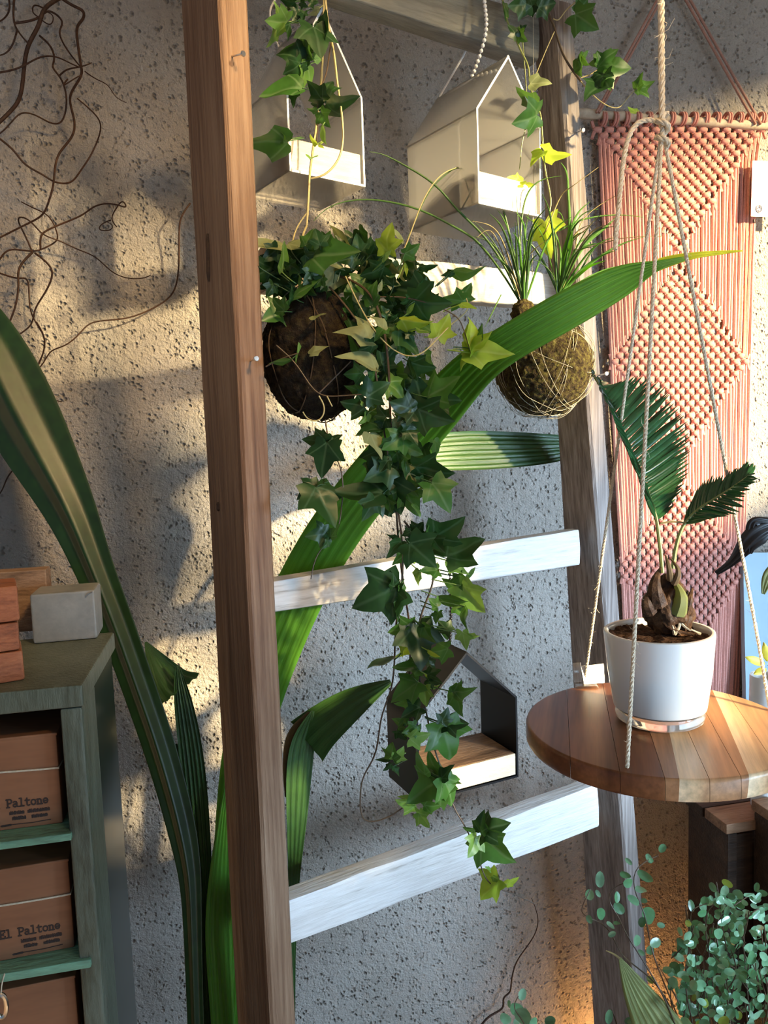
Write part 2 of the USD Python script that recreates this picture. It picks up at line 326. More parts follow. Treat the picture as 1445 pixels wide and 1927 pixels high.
leafy("ivy_back", (.16, .20, .07), (.25, .28, .13), veins=(.30, .33, .16), trans=.3, tcol=(.30, .34, .10), rough=.6)
leafy("broad_leaf", (.018, .052, .009), (.026, .072, .013), stripes=(.034, .095, .018), trans=.15, tcol=(.08, .24, .03), rough=.36, spec=.5)
leafy("broad_leaf_bright", (.042, .135, .014), (.060, .18, .02), stripes=(.10, .27, .03), trans=.42, tcol=(.32, .62, .03), rough=.38)
leafy("yellow_tip", (.38, .42, .02), (.44, .46, .03), trans=.45, tcol=(.75, .80, .05))
leafy("broad_leaf_dry", (.10, .065, .028), (.14, .09, .04), stripes=(.20, .14, .07), trans=.2, rough=.6)
leafy("broad_leaf_pale", (.14, .17, .04), (.18, .22, .06), stripes=(.36, .36, .14), trans=.3, tcol=(.4, .45, .1), rough=.5)
leafy("grass_blade", (.035, .085, .015), (.07, .15, .03), trans=.3, tcol=(.2, .36, .04), rough=.4)
leafy("dry_blade", (.20, .14, .05), (.30, .24, .10), trans=.2, rough=.6)
leafy("cycad_leaf", (.018, .080, .022), (.036, .125, .038), trans=.12, rough=.22, spec=.7)
leafy("round_leaf", (.07, .20, .08), (.27, .46, .28), trans=.22, tcol=(.2, .36, .12), rough=.25, spec=.8)
leafy("round_leaf_yellow", (.16, .22, .02), (.24, .24, .04), trans=.3, rough=.35)
leafy("dark_leaf", (.012, .010, .010), (.03, .026, .024), trans=.05, rough=.5)
leafy("petal", (.75, .60, .05), (.80, .68, .10), trans=.3, tcol=(.9, .75, .1), rough=.5)
plain("white_ceramic", (.80, .79, .76), .16, specular_ior_level=.5)
plain("white_card", (.82, .82, .80), .6)
plain("black_acrylic", (.006, .006, .007), .42, specular_ior_level=.2)
plain("ink", (.025, .012, .008), .7)
plain("grey_ink", (.22, .18, .22), .7)
plain("metal", (.75, .72, .66), .22, metallic=1.0)
plain("white_bead", (.72, .70, .66), .4)
plain("black_bead", (.012, .012, .012), .25)
plain("blue_paint", (.28, .40, .50), .6)
plain("dark_green_gloss", (.010, .017, .013), .22)
leafy("broad_leaf_dark", (.012, .036, .007), (.015, .044, .009), trans=.10, tcol=(.06, .18, .02), rough=.4)
plain("floor_tile", (.16, .11, .08), .6)
plain("plaster", (.55, .50, .44), .9)
plain("frosted_edge", (.86, .84, .80), .3, emission_strength=0.0)
plain("clear_foot", (.95, .95, .95), .04, transmission_weight=.85, ior=1.48)
mat("acrylic", {"f": ("fresnel", {"IOR": 1.55}), "t": ("transparent_bsdf", {"color": (.975, .972, .965)}), "g": ("glossy_bsdf", {"roughness": .06, "color": (.95, .95, .95)}),
                "d": ("translucent_bsdf", {"color": (.74, .73, .71)}), "a": ("mix_closure", {}), "s": ("mix_closure", {"fac": .15})},
    [("f.fac", "a.fac"), ("t.BSDF", "a.closure1"), ("g.BSDF", "a.closure2"), ("a.closure", "s.closure1"), ("d.BSDF", "s.closure2")], surface="s.closure")
mat("opening_glass", {"f": ("fresnel", {"IOR": 1.5}), "t": ("transparent_bsdf", {"color": (.96, .98, .97)}), "g": ("glossy_bsdf", {"roughness": .0}), "s": ("mix_closure", {})},
    [("f.fac", "s.fac"), ("t.BSDF", "s.closure1"), ("g.BSDF", "s.closure2")], surface="s.closure")
# ------------------------------------------------------------------ the room
dW, nW = yaw_dirs(YW)
dL, nL = yaw_dirs(YL)
WALL = (np.array([0, 1.45, 1.2]), nW)
def wall_pt(px, py, off=0.0):
    return on(px, py, (WALL[0] + nW * off, nW))
w0 = WALL[0] * [1, 1, 0]
def struct(name, mesh, mt, parent="/World"):
    p = obj(name, mesh, mt, parent)
    if parent == "/World": props(stage.GetPrimAtPath(p), kind="structure")
    return p
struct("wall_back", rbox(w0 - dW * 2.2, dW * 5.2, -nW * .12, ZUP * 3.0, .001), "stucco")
struct("floor", rbox([-2.6, -1.6, -.06], [6.2, 0, 0], [0, 4.2, 0], [0, 0, .06], .001), "floor_tile")
struct("ceiling", rbox([-2.6, -1.0, 3.0], [6.2, 0, 0], [0, 3.75, 0], [0, 0, .06], .001), "plaster")

# added unseen side wall; its openings are cut to shape the sun patches
_openings = [(-.85, -.73, 2.60, 2.95), (-.66, -.50, 2.52, 2.78), (-.65, -.42, 1.66, 2.06), (-.465, -.13, 2.06, 2.9), (.22, .85, 1.78, 2.95)]
_w = trimesh.creation.box(bounds=[[2.3, -1.6, 0], [2.36, 2.6, 3.0]])
_wm = m3.Manifold.cube((.06, 4.2, 3.0)).translate((2.3, -1.6, 0))
for (y0, y1, z0, z1) in _openings:
    _wm = _wm - m3.Manifold.cube((.2, y1 - y0, z1 - z0)).translate((2.23, y0, z0))
struct("wall_right", man(_wm), "plaster")
for i, (y0, y1, z0, z1) in enumerate(_openings):
    wp = "/World/window_%d" % (i + 1); UsdGeom.Xform.Define(stage, wp); props(stage.GetPrimAtPath(wp), kind="structure")
    for a, b, c, d in ((y0, y0 + .03, z0, z1), (y1 - .03, y1, z0, z1), (y0 + .03, y1 - .03, z0, z0 + .03), (y0 + .03, y1 - .03, z1 - .03, z1)):
        obj("window_frame", rbox([2.31, a, c], [.04, 0, 0], [0, b - a, 0], [0, 0, d - c], .003), "white_card", wp)
    obj("pane", rbox([2.328, y0 + .03, z0 + .03], [.004, 0, 0], [0, y1 - y0 - .06, 0], [0, 0, z1 - z0 - .06], .001), "opening_glass", wp)

# ------------------------------------------------------------------ ladder
LP = (at(486, 700, .95), nL)
def lad(px, py, off=0.0):
    return on(px, py, (LP[0] - nL * off, nL))
ladder = thing("wooden_ladder", "old weathered wooden ladder with flat pale rungs standing before the stucco wall", "ladder", lad(520, 1400) * [1, 1, 0])
def edge_line(pa, pb, z):
    return pa + (pb - pa) * ((z - pa[2]) / (pb[2] - pa[2]))
def leg(pa, pb, wa, wb, ta, tb, yaw):
    d, n = yaw_dirs(yaw); rings = []
    zs = np.linspace(0.0, 2.12, 44); k = []
    for i, z in enumerate(zs):
        c = edge_line(pa, pb, z); s = (z - pb[2]) / (pa[2] - pb[2])
        w, t = wb + (wa - wb) * s, tb + (ta - tb) * s
        q = []
        r = .004
        for (u, v) in ((r, 0), (w - r, 0), (w, r), (w, t - r), (w - r, t), (r, t), (0, t - r), (0, r)):
            wob = (meshkit.noise(np.array([u * 40, v * 40, z * 7 + pa[0] * 50])) - .5) * .004
            q.append(c + d * (u + wob) - n * (v + wob))
        rings.append(q)
    v = np.array(rings); nz = len(zs)
    i, j = np.meshgrid(np.arange(nz - 1), np.arange(8), indexing="ij")
    q = np.stack([i * 8 + j, i * 8 + (j + 1) % 8, (i + 1) * 8 + (j + 1) % 8, (i + 1) * 8 + j], -1).reshape(-1, 4)
    f = np.vstack([q[:, [0, 1, 2]], q[:, [0, 2, 3]]])
    top = (nz - 1) * 8
    f = np.vstack([f, [[0, a + 1, a] for a in range(1, 7)], [[top, top + a, top + a + 1] for a in range(1, 7)]])
    return v.reshape(-1, 3), f
YLL = 38.0
dLL, nLL = yaw_dirs(YLL)
fr_t, fr_b = lad(467, 0), lad(558, 1927)
WL = .0395
obj("leg", leg(fr_t - dLL * WL, fr_b - dLL * WL, WL, WL, .108, .108, YLL), "leg_wood", ladder, smooth=30)
obj("leg", leg(lad(1045, 0), lad(1166, 1500), .036, .037, .055, .105, YL), "leg_wood_grey_lit", ladder, smooth=30)
def rung(quad, off, thick, mt, wob=.003, seed=1):
    """quad: image points top-left, top-right, bottom-right, bottom-left of the front face"""
    a, b, c, d = [lad(x, y, off) for x, y in quad]
    n = 26; rings = []
    prof = [(0, .0), (.06, -.06), (.5, -.10), (.94, -.06), (1, 0), (1.02, .5), (1, 1), (.5, 1.06), (0, 1), (-.02, .5)]
    for i in range(n):
        s = i / (n - 1); t, u = a + (b - a) * s, d + (c - d) * s
        q = []
        for k, (p, w) in enumerate(prof):
            x = t + (u - t) * p - nL * (w * thick)
            x = x + (ZUP * .7 - nL * .4) * wob * (meshkit.noise(np.array([s * 9 + seed * 7, k * .9, seed])) - .5) * 2
            q.append(x)
        rings.append(q)
    v = np.array(rings); m = len(prof)
    i, j = np.meshgrid(np.arange(n - 1), np.arange(m), indexing="ij")
    q = np.stack([i * m + j, i * m + (j + 1) % m, (i + 1) * m + (j + 1) % m, (i + 1) * m + j], -1).reshape(-1, 4)
    f = np.vstack([q[:, [0, 1, 2]], q[:, [0, 2, 3]]]); tp = (n - 1) * m
    f = np.vstack([f, [[0, a2, a2 + 1] for a2 in range(1, m - 1)], [[tp, tp + a2 + 1, tp + a2] for a2 in range(1, m - 1)]])
    return v.reshape(-1, 3), f[:, ::-1]
obj("rung", rung([(470, -140), (1012, 28), (1012, 114), (470, -62)], .035, .03, "beam_wood"), "beam_wood", ladder, smooth=50, label="grey weathered top rung")
obj("rung", rung([(500, 462), (1046, 516), (1046, 577), (500, 546)], .055, .03, "rung_wood", seed=2), "rung_tan", ladder, smooth=50)
obj("rung", rung([(505, 1095), (1088, 997), (1090, 1063), (508, 1154)], .034, .028, "rung_wood", .0015, seed=3), "rung_wood", ladder, smooth=50)
obj("rung", rung([(530, 1700), (1122, 1477), (1126, 1556), (535, 1780)], .030, .03, "rung_wood", .0015, seed=4), "rung_wood", ladder, smooth=50)
def nail(px, py, ex, ey, off):
    p = lad(px, py, off); e = lad(ex, ey, off - .022)
    ax = unit(e - p)
    t = tube([p - ax * .012, e], [.0012, .0012], 8)
    h = tube([e, e + ax * .0016], [.0036, .0030], 12)
    obj("nail", cat([t, h]), "metal", ladder, label="shiny round nail head")
nail(432, 107, 457, 101, 0.0); nail(470, 680, 482, 675, 0.0); nail(980, 36, 1001, 28, .035); nail(1084, 250, 1097, 245, 0.0)
nail(1128, 706, 1141, 703, 0.0)
# dark slots and knots in the left leg
def slot(p0, p1, r):
    a, b = [on(x, y, (fr_t - dLL * WL, dLL)) for x, y in (p0, p1)]
    return tube(np.linspace(a, b, 6) - dLL * .0002, [r * .6, r, r * .9, r, r * 1.1, r * .5], 8)
obj("slot", slot((391, 440), (393, 530), .0030), "dark_wood", ladder, label="dark slot cut in the side")
obj("knot", slot((411, 945), (412, 962), .003), "dark_wood", ladder, label="dark knot")

# ------------------------------------------------------------------ house-shaped hangers
def house(name, label, bl, br, d, yaw, he, hr, L, panel, pmat, block, blockmat, edges, skew=0.0):
    """open-ended house of five panels: bl/br = image points of the front bottom corners, he/hr = eave and ridge height (m), L = length"""
    dh, nh = yaw_dirs(yaw); B = at(*bl, d)
    u1, u2 = (bl[0] - W / 2) / FPX, (br[0] - W / 2) / FPX
    w = (u2 - u1) * d / (dh[0] - u2 * dh[1])
    back = -nh * L + ZUP * skew
    t = .003
    h = thing(name, label, "bird house", B + dh * w / 2 + back / 2)
    pts = [B, B + dh * w, B + dh * w + ZUP * he, B + dh * w * .5 + ZUP * hr, B + ZUP * he]
    cen = B + dh * w * .5 + ZUP * he * .6
    for i, nm in enumerate(("floor_panel", "wall_panel", "roof_panel", "roof_panel", "wall_panel")):
        a, b = pts[i], pts[(i + 1) % 5]
        inn = unit(cen - (a + b) / 2); ab = unit(b - a); nrm = unit(np.cross(ab, nh)); nrm = nrm if np.dot(nrm, inn) > 0 else -nrm
        ins = ab * .0002
        p = obj(nm, hexa([a + ins, b - ins, b - ins + nrm * t, a + ins + nrm * t], [a + ins + back, b - ins + back, b - ins + nrm * t + back, a + ins + nrm * t + back]), pmat, h, smooth=20)
        if edges:
            obj("panel_edge", hexa([a + nh * .0004, b + nh * .0004, b + nrm * t + nh * .0004, a + nrm * t + nh * .0004], [a - nh * .0008 * 0 - nh * .0001, b - nh * .0001, b + nrm * t - nh * .0001, a + nrm * t - nh * .0001]), edges, p, smooth=20)
    if block:
        bh, bd, gap = block
        o = B + dh * .0045 + ZUP * (t + .0015) - nh * .004
        obj("wooden_block", rbox(o, dh * (w - .009), -nh * bd, ZUP * bh, .0012), blockmat, h)
    return h, dict(B=B, w=w, dh=dh, nh=nh, back=back, ridge=B + dh * w * .5 + ZUP * hr)
def bead_chain(pts, r, gap):
    p = spline(pts, 400); L = np.r_[0, np.cumsum(np.linalg.norm(np.diff(p, axis=0), axis=1))]
    k = max(2, int(L[-1] / gap)); q = np.stack([np.interp(np.linspace(0, L[-1], k), L, p[:, i]) for i in range(3)], 1)
    s = trimesh.creation.icosphere(1, r); out = [tube(q, r * .3, 4)]
    for x in q: out.append((np.array(s.vertices) + x, np.array(s.faces)))
    return cat(out)
h1, g1 = house("hanging_bird_house", "clear acrylic bird house with wooden block, behind the ivy strand", (545, 322), (688, 359), 1.02, 36, .125, .232, .13, None, "acrylic", (.042, .05, 0), "pale_wood", "frosted_edge")
h2, g2 = house("hanging_bird_house", "clear acrylic bird house on a white bead chain above the grass plant", (900, 383), (1019, 408), 1.04, 36, .128, .2145, .155, None, "acrylic", (.042, .055, 0), "pale_wood", "frosted_edge")
h3, g3 = house("hanging_bird_house", "black bird house with pale wooden floor block on a black bead chain", (788, 1512), (976, 1469), 1.08, 25, .128, .212, .10, None, "black_acrylic", (.034, .094, 0), "base_brown_wood", None)
o3 = g3["B"] + g3["dh"] * .0048 + ZUP * .0048 - g3["nh"] * .0005
obj("block_front", rbox(o3, g3["dh"] * (g3["w"] - .0096), -g3["nh"] * .003, ZUP * .0335, .0008), "pale_wood_l" if 0 else "pale_wood", h3, label="pale front edge of the floor block")
r2 = g2["ridge"] + g2["back"] * .48
obj("bead_chain", bead_chain([r2 + ZUP * .001, at(914, 60, 1.085), at(911, 0, 1.085), at(905, -150, 1.09)], .0030, .0066), "white_bead", h2, label="white bead chain")
r2b = g2["ridge"] + g2["back"] * .97
obj("hook_wire", tube(spline([r2b, at(866, 115, 1.15), at(878, 82, 1.15), at(873, 76, 1.15), at(868, 92, 1.15)], 20), .0016, 6), "white_bead", h2)
r1 = g1["ridge"] + g1["back"] * .5
obj("bead_chain", bead_chain([r1, at(600, -40, 1.06), at(598, -150, 1.06)], .0030, .0066), "white_bead", h1, label="white bead chain")
r1b = g1["ridge"] + g1["back"] * .97
obj("hook_wire", tube(spline([r1b + ZUP * .0, at(508, 22, 1.12), at(520, -5, 1.12), at(540, -80, 1.12)], 20), .0016, 6), "white_bead", h1)
r3 = g3["ridge"] + g3["back"] * .5
obj("bead_chain", bead_chain([r3, at(848, 1110, 1.07), at(843, 1040, 1.065), at(842, 1012, 1.075), at(843, 1002, 1.12)], .0026, .0074), "black_bead", h3, label="black bead chain")

# ------------------------------------------------------------------ curly willow
def traces(org, sc, lines):
    return [[(org[0] + x / sc, org[1] + y / sc) for x, y in l] for l in lines]
T = traces((0, 0), 2.752, [
    [(330, -20), (230, 50), (200, 130), (150, 230), (125, 350), (100, 510), (60, 570), (0, 630), (-200, 800)],
    [(75, -20), (75, 120), (100, 170), (150, 230)],
    [(75, 120), (200, 90), (260, 60), (320, 110), (310, 160), (350, 260), (420, 350)],
    [(310, -15), (380, 30), (430, 60), (430, 95), (405, 130), (400, 200), (420, 340), (420, 390), (370, 480), (365, 540), (385, 630), (370, 710), (310, 790), (285, 870), (275, 960), (250, 1050), (220, 1110), (140, 1160), (0, 1230), (-60, 1260)],
    [(-30, 380), (100, 350), (200, 300), (290, 295), (380, 335), (420, 350)],
    [(205, 185), (260, 240), (280, 310), (275, 350), (310, 400), (340, 480), (340, 570), (310, 635), (260, 635), (190, 600), (120, 585), (70, 620), (0, 690), (-60, 710)],
    [(310, 390), (350, 360), (420, 345), (475, 325)],
    [(-40, 690), (0, 720), (70, 780), (130, 850), (220, 905), (280, 940), (360, 945), (410, 895), (460, 820), (500, 740), (520, 645), (480, 580), (400, 510)],
    [(-40, 1390), (0, 1340), (50, 1295), (170, 1300), (250, 1275), (295, 1240), (290, 1190), (250, 1120), (180, 1080), (110, 1045)],
    [(210, 1290), (215, 1220), (250, 1190), (330, 1155), (430, 1110), (490, 1070), (560, 1055), (620, 1065), (650, 1070), (635, 1045), (605, 1075), (580, 1130), (605, 1175)],
    [(575, 1140), (530, 1160), (515, 1185), (570, 1190), (580, 1165), (555, 1150)],
    [(170, 1310), (120, 1200), (95, 1140), (110, 1125), (160, 1150), (220, 1210), (300, 1245), (400, 1290), (490, 1330), (560, 1390), (640, 1435), (740, 1440), (780, 1425)],
    [(170, 1305), (100, 1390), (95, 1470), (75, 1600), (20, 1720), (-30, 1790)],
    [(180, 1310), (250, 1370), (270, 1415), (230, 1520), (180, 1610), (160, 1680), (90, 1740), (30, 1800), (-30, 1850)],
    [(-40, 1405), (0, 1415), (90, 1440), (135, 1445), (150, 1510), (155, 1590), (180, 1660), (220, 1730), (230, 1800), (200, 1880), (180, 1927)],
    [(45, -15), (45, 60), (0, 110), (-30, 120)], [(90, 150), (60, 240), (20, 280), (-30, 290)],
    [(230, 45), (180, 28), (170, 60), (200, 90), (260, 125), (275, 90), (240, 60)],
    [(440, 370), (500, 410), (560, 445), (600, 500), (655, 532)],
    [(350, 410), (330, 440), (390, 405), (420, 390)]])
T += traces((0, 600), 3.61, [
    [(985 * 1.312, -785), (1232, -690), (1216, -580), (1210, -310), (1165, -165), (1045, -75), (830, 0), (620, 30), (540, 100), (440, 180), (350, 220), (300, 290), (240, 360), (165, 415), (60, 480)],
    [(245, 20), (300, 130), (290, 240), (250, 350), (245, 450), (280, 510), (350, 545), (420, 565)],
    [(150, 950), (110, 1000), (50, 1080), (15, 1160), (-60, 1260)]])
rad = [3.6, 2.0, 2.1, 2.6, 1.7, 1.9, 1.6, 1.9, 1.7, 1.8, 1.2, 1.5, 2.2, 1.8, 1.7, 1.8, 1.7, 1.4, 1.0, 1.4, 1.7, 1.5, 1.6]
willow = thing("curly_willow_branch", "bare curly willow branch of thin brown twigs against the left of the stucco wall", "branch", wall_pt(-80, 700, .1))
for i, (l, r) in enumerate(zip(T, rad)):
    p = spline([wall_pt(x, y, .055 + .022 * math.sin(i * 2.1) + .012 * math.sin(i + j * .8)) for j, (x, y) in enumerate(l)], 14 * len(l))
    rr = r * 1.25 / FPX * np.linspace(1.05, .62 if i else .95, len(p))
    obj("twig", tube(p, rr, 7), "twig_bark", willow)
c = [(1000, 1690), (1012, 1730), (1005, 1760), (985, 1790), (970, 1815), (962, 1850), (958, 1868), (948, 1878), (946, 1895), (925, 1910), (905, 1930), (880, 1975)]
single("twig", tube(spline([wall_pt(x, y, .022) for x, y in c], 80), np.linspace(.0007, .0026, 80), 7), "twig_bark", "single thin dark twig rising before the wall under the lowest rung", "twig")

# ------------------------------------------------------------------ green crate and what stands on and in it
dC, nC = dW, nW
CP = (at(148, 1290, .80), nC)
def cr(px, py, off=0.0): return on(px, py, (CP[0] - nC * off, nC))
tr = cr(148, 1288); stile_in = cr(111, 1330); top_z = tr[2]
crate = thing("wooden_crate", "green painted wooden crate shelf holding cardboard boxes in the lower left", "crate", tr * [1, 1, 0] - dC * .2)
DEP = .235
def cbox(s0, s1, z0, z1, o0, o1, r=.003):
    """box in the crate's own frame: along the front from its right edge, heights, depths behind the front"""
    P = tr * [1, 1, 0] + dC * s0 - nC * o0 + ZUP * z0
    return rbox(P, dC * (s1 - s0), -nC * (o1 - o0), ZUP * (z1 - z0), r)
sw = np.dot(tr - stile_in, dC)
tt = cr(60, 1294)[2] - cr(60, 1337)[2]
obj("top_board", cbox(-.62, .004, top_z - tt, top_z, -.002, DEP), "green_paint", crate)
obj("side_board", cbox(-.014, -.002, .02, top_z - tt, .085, DEP, .002), "dark_green_gloss", crate, label="dark glossy rear side board")
obj("stile", cbox(-sw, .002, .02, top_z - tt, 0, .026, .004), "green_paint", crate)
obj("side_board", cbox(-.014, .001, .02, top_z - tt, .0265, .084, .004), "green_paint", crate)
obj("side_board", cbox(-.61, -.59, .02, top_z - tt, 0.0, DEP, .002), "green_paint", crate)
obj("back_board", cbox(-.59, -.012, .02, top_z - tt, DEP - .012, DEP, .001), "dark_wood", crate)
shelf_z = []
for (ya, yb) in ((1571, 1586), (1815, 1832)):
    z1, z0 = cr(60, ya, .004)[2], cr(60, yb, .004)[2]
    obj("shelf_board", cbox(-.59, -.018 if ya < 1700 else -.008, z0, z1, -.004, DEP - .014, .002), "green_shelf_paint", crate); shelf_z.append(z1)
z3 = cr(60, 2060)[2]
obj("shelf_board", cbox(-.59, -.012, z3 - .014, z3, .004, DEP - .014, .002), "green_shelf_paint", crate); shelf_z.append(z3)

# lettering for the boxes: typewriter strokes
def strokes(s, h, wgt):
    A = lambda cx, cy, rx, ry, a0, a1: [(cx + rx * math.cos(math.radians(a)), cy + ry * math.sin(math.radians(a))) for a in np.linspace(a0, a1, 14)]
    G = {"E": [[(.14, 0), (.14, 1)], [(0, 0), (.6, 0), (.6, .24)], [(0, 1), (.6, 1), (.6, .78)], [(.14, .52), (.42, .52)], [(.42, .42), (.42, .62)]],
         "l": [[(.1, 1), (.32, 1), (.32, 0)], [(.06, 0), (.58, 0)]],
         "P": [[(.14, 0), (.14, 1)], [(0, 0), (.32, 0)], [(0, 1), (.36, 1)] + A(.36, .74, .24, .26, 80, -90) + [(.14, .48)]],
         "a": [A(.28, .5, .2, .18, 150, 20) + [(.48, .4), (.48, .04), (.62, 0)], A(.28, .18, .2, .18, 0, 360)],
         "t": [[(.26, .92), (.26, .14)] + A(.42, .16, .16, .16, 190, 320), [(.06, .66), (.54, .66)]],
         "o": [A(.3, .33, .26, .33, 0, 360)],
         "n": [[(.12, 0), (.12, .64)], [(0, .64), (.12, .64)], [(0, 0), (.24, 0)], A(.3, .42, .18, .22, 170, 0) + [(.48, 0)], [(.38, 0), (.6, 0)]],
         "e": [[(.06, .34), (.54, .34)] + A(.3, .34, .25, .31, 0, 320)]}
    L = []
    for i, ch in enumerate(s):
        for st in G.get(ch, []):
            L.append(LineString([((x + i * .70) * h, y * h) for x, y in st]).buffer(wgt * h))
    return unary_union(L)
def extrude(shape, depth):
    return cat([tri(trimesh.creation.extrude_polygon(g.simplify(1e-5), depth, engine="earcut")) for g in getattr(shape, "geoms", [shape])])
def onface(mesh, o, ax, ay, az):
    v, f = mesh
    return o + v[:, :1] * ax + v[:, 1:2] * ay + v[:, 2:3] * az, f
def box_with_text(label, tl, tr_, br, rot, z_floor, seed, text=True, band=True):
    o = .022
    zt = (cr(*tl, o)[2] + cr(*tr_, o)[2]) / 2
    Rr = cr(*br, o); s1 = np.dot(Rr - tr, dC)
    ax = unit(dC * math.cos(rot) - nC * math.sin(rot) * 1.0); nrm = np.cross(ax, ZUP)
    w, hgt, dep = .26, zt - z_floor, .17
    c0 = tr * [1, 1, 0] + dC * s1 - nC * o + ZUP * z_floor
    t = thing("cardboard_box", label, "box", c0 - ax * w / 2 - nC * dep / 2, "cardboard boxes in the green crate")
    lid = .30 * hgt
    obj("body", rbox(c0 - ax * w, ax * w, -nrm * dep, ZUP * hgt * .985, .0018), "cardboard", t)
    obj("lid", rbox(c0 - ax * (w + .001) + ZUP * (hgt - .004) + nrm * .0006, ax * (w + .002), -nrm * (dep + .001), ZUP * .004, .0015), "cardboard", t)
    if band:
        q = [c0 - ax * w * (1 - k) + nrm * .0012 + ZUP * (hgt * (.645 if text else .38) + .004 * math.sin(k * 3 + seed)) for k in np.linspace(0, 1, 20)]
        obj("string", tube(q + [q[-1] - nrm * .02], .0011, 6), "thread", t)
    if text:
        h = hgt * .085
        P = c0 - ax * .0125 + nrm * .0002
        wd = 10 * .70 * h
        m = onface(extrude(strokes("El Paltone", h, .085), .0004), P - ax * wd + ZUP * hgt * .245, ax, ZUP, nrm)
        r = random.Random(seed); sm = []
        for (zz, parts, lx) in ((.165, ((.0, .24), (.30, .66)), .60), (.105, ((.04, .26), (.36, .62)), .60)):
            for a, b in parts:      # small print, too small to read in the photograph
                x = a
                while x < b:
                    sm.append(LineString([((x - .66) * wd, hgt * zz), ((x - .66) * wd, hgt * (zz + r.uniform(.022, .036)))]).buffer(.00042)); x += r.uniform(.012, .02)
                sm.append(LineString([((a - .66) * wd, hgt * (zz + .014)), ((b - .66) * wd, hgt * (zz + .014))]).buffer(.0003))
        ul = [LineString([(-wd * .82, hgt * .052), (-wd * .62, hgt * .056), (-wd * .3, hgt * .052), (0, hgt * .062)]).buffer(.0004), LineString([(-wd * .80, hgt * .052), (-wd * .66, hgt * .055)]).buffer(.0011)]
        m2 = onface(extrude(unary_union(sm + ul), .0003), P, ax, ZUP, nrm)
        obj("lettering", cat([m, m2]), "ink", t, smooth=False, label="printed name and address on the box")
    return t
box_with_text("upper cardboard box with printed name, under the top board of the green crate", (20, 1386), (105, 1379), (119, 1553), .0, shelf_z[0], 1)
box_with_text("middle cardboard box with printed name, on the bright green lower shelf of the crate", (20, 1632), (126, 1614), (141, 1786), .05, shelf_z[1], 2)
box_with_text("lowest cardboard box tied with string, below the bright green shelf", (20, 1853), (140, 1838), (150, 1960), .05, shelf_z[2], 3, text=False)
# ring tag hanging from the lower shelf
rg = thing("ring_tag", "small grey metal ring hanging on a string before the lowest cardboard box", "tag", cr(4, 1890, -.006))
obj("string", tube(spline([cr(9, 1832, -.006), cr(4, 1850, -.007), cr(2, 1868, -.007)], 12), .0008, 5), "thread", rg)
th = np.linspace(0, 2 * np.pi, 25); rc = cr(2, 1893, -.007)
obj("ring", tube([rc + dC * .0055 * math.cos(a) + ZUP * .013 * math.sin(a) for a in th], .0026, 8, caps=False), "metal", rg)

# things on the crate's top
def top_at(px, py): return on(px, py, (np.array([0, 0, top_z]), ZUP))
g0, g1_ = top_at(62, 1213), top_at(184, 1202)
gx = unit((g1_ - g0) * [1, 1, 0]); gn = np.cross(gx, ZUP); wid = np.linalg.norm(g1_ - g0)
hgt = (at(184, 1108, np.dot(g1_ - CAM, FWD)) - g1_)[2]
gb = thing("wrapped_block", "grey film-wrapped block standing on the green crate, beside the red-brown wood", "box", g0 + gx * wid / 2)
obj("body", rbox(g0, gx * wid, -gn * .062, ZUP * hgt, .004), "wrapped_grey", gb)
obj("film_fold", tube([g0 + gx * wid * .86 + ZUP * hgt * .86 + gn * .0008, g0 + gx * wid * .90 + ZUP * hgt * .93 + gn * .0012, g0 + gx * wid * .97 + ZUP * hgt * .97 + gn * .0008], .0010, 6), "metal", gb, label="shiny fold of clear film")
f0 = top_at(47, 1280)
fx = unit((top_at(47, 1280) - top_at(10, 1286)) * [1, 1, 0]); fn = np.cross(fx, ZUP)
fh = (at(46, 1096, np.dot(f0 - CAM, FWD)) - f0)[2]
for k, (a, b) in enumerate(((0, .32), (.325, .62), (.625, 1.0))):
    if k == 0: wb = thing("wood_block", "red-brown rough wooden block on the front of the green crate", "wood block", f0 - fx * .06)
    obj("board", rbox(f0 - fx * .12 + ZUP * fh * a + fn * .001 * k, fx * (.12 - .002 * (k % 2)), -fn * .06, ZUP * fh * (b - a) * .985, .003), "red_wood", wb)
b0 = top_at(80, 1200) - nC * .045
bt = (at(80, 1067, np.dot(b0 - CAM, FWD)) - b0)[2]
bb = thing("wood_block", "dark brown wooden block behind the grey wrapped block on the crate", "wood block", b0 - dC * .08)
bh_ = bt - .002
obj("body", rbox(b0 - dC * .2, dC * .2, -nC * .03, ZUP * bh_, .002), "base_brown_wood", bb)
# ------------------------------------------------------------------ macrame wall hanging
MOFF = .022
def mac(px, py, off=MOFF): return wall_pt(px, py, off)
mz = thing("macrame_wall_hanging", "terracotta pink macrame wall hanging with knotted diamonds on a wooden dowel", "wall hanging", mac(1275, 700, 0))
dw = spline([mac(1086, 213, .03), mac(1270, 226, .03), mac(1446, 238, .03)], 24)
obj("dowel", tube(dw, .0085 + .0012 * np.sin(np.arange(24) * 1.3), 12), "driftwood", mz)
nailp = mac(1262, -130, .03)
for k in (-1, 1):
    for (a, b) in (((1120, 214), (1130, 218)), ((1416, 236), (1426, 238))):
        pass
for j, (p, q) in enumerate((((1122, 212), (1258, -40)), ((1127, 212), (1266, -40)), ((1422, 234), (1268, -40)), ((1432, 234), (1276, -40)))):
    obj("hanging_cord", tube(spline([mac(*p, .042), mac((p[0] * .55 + q[0] * .45), (p[1] * .55 + q[1] * .45), .03), mac(q[0], q[1], .026)], 16), .0026, 7), "macrame_rope", mz)
def ml(y): return np.interp(y, [225, 235, 700, 1150, 1380], [1124, 1124, 1148, 1171, 1182])
def mr(y): return np.interp(y, [225, 300, 700, 950, 1180, 1380], [1436, 1426, 1412, 1406, 1396, 1386])
NC = 44
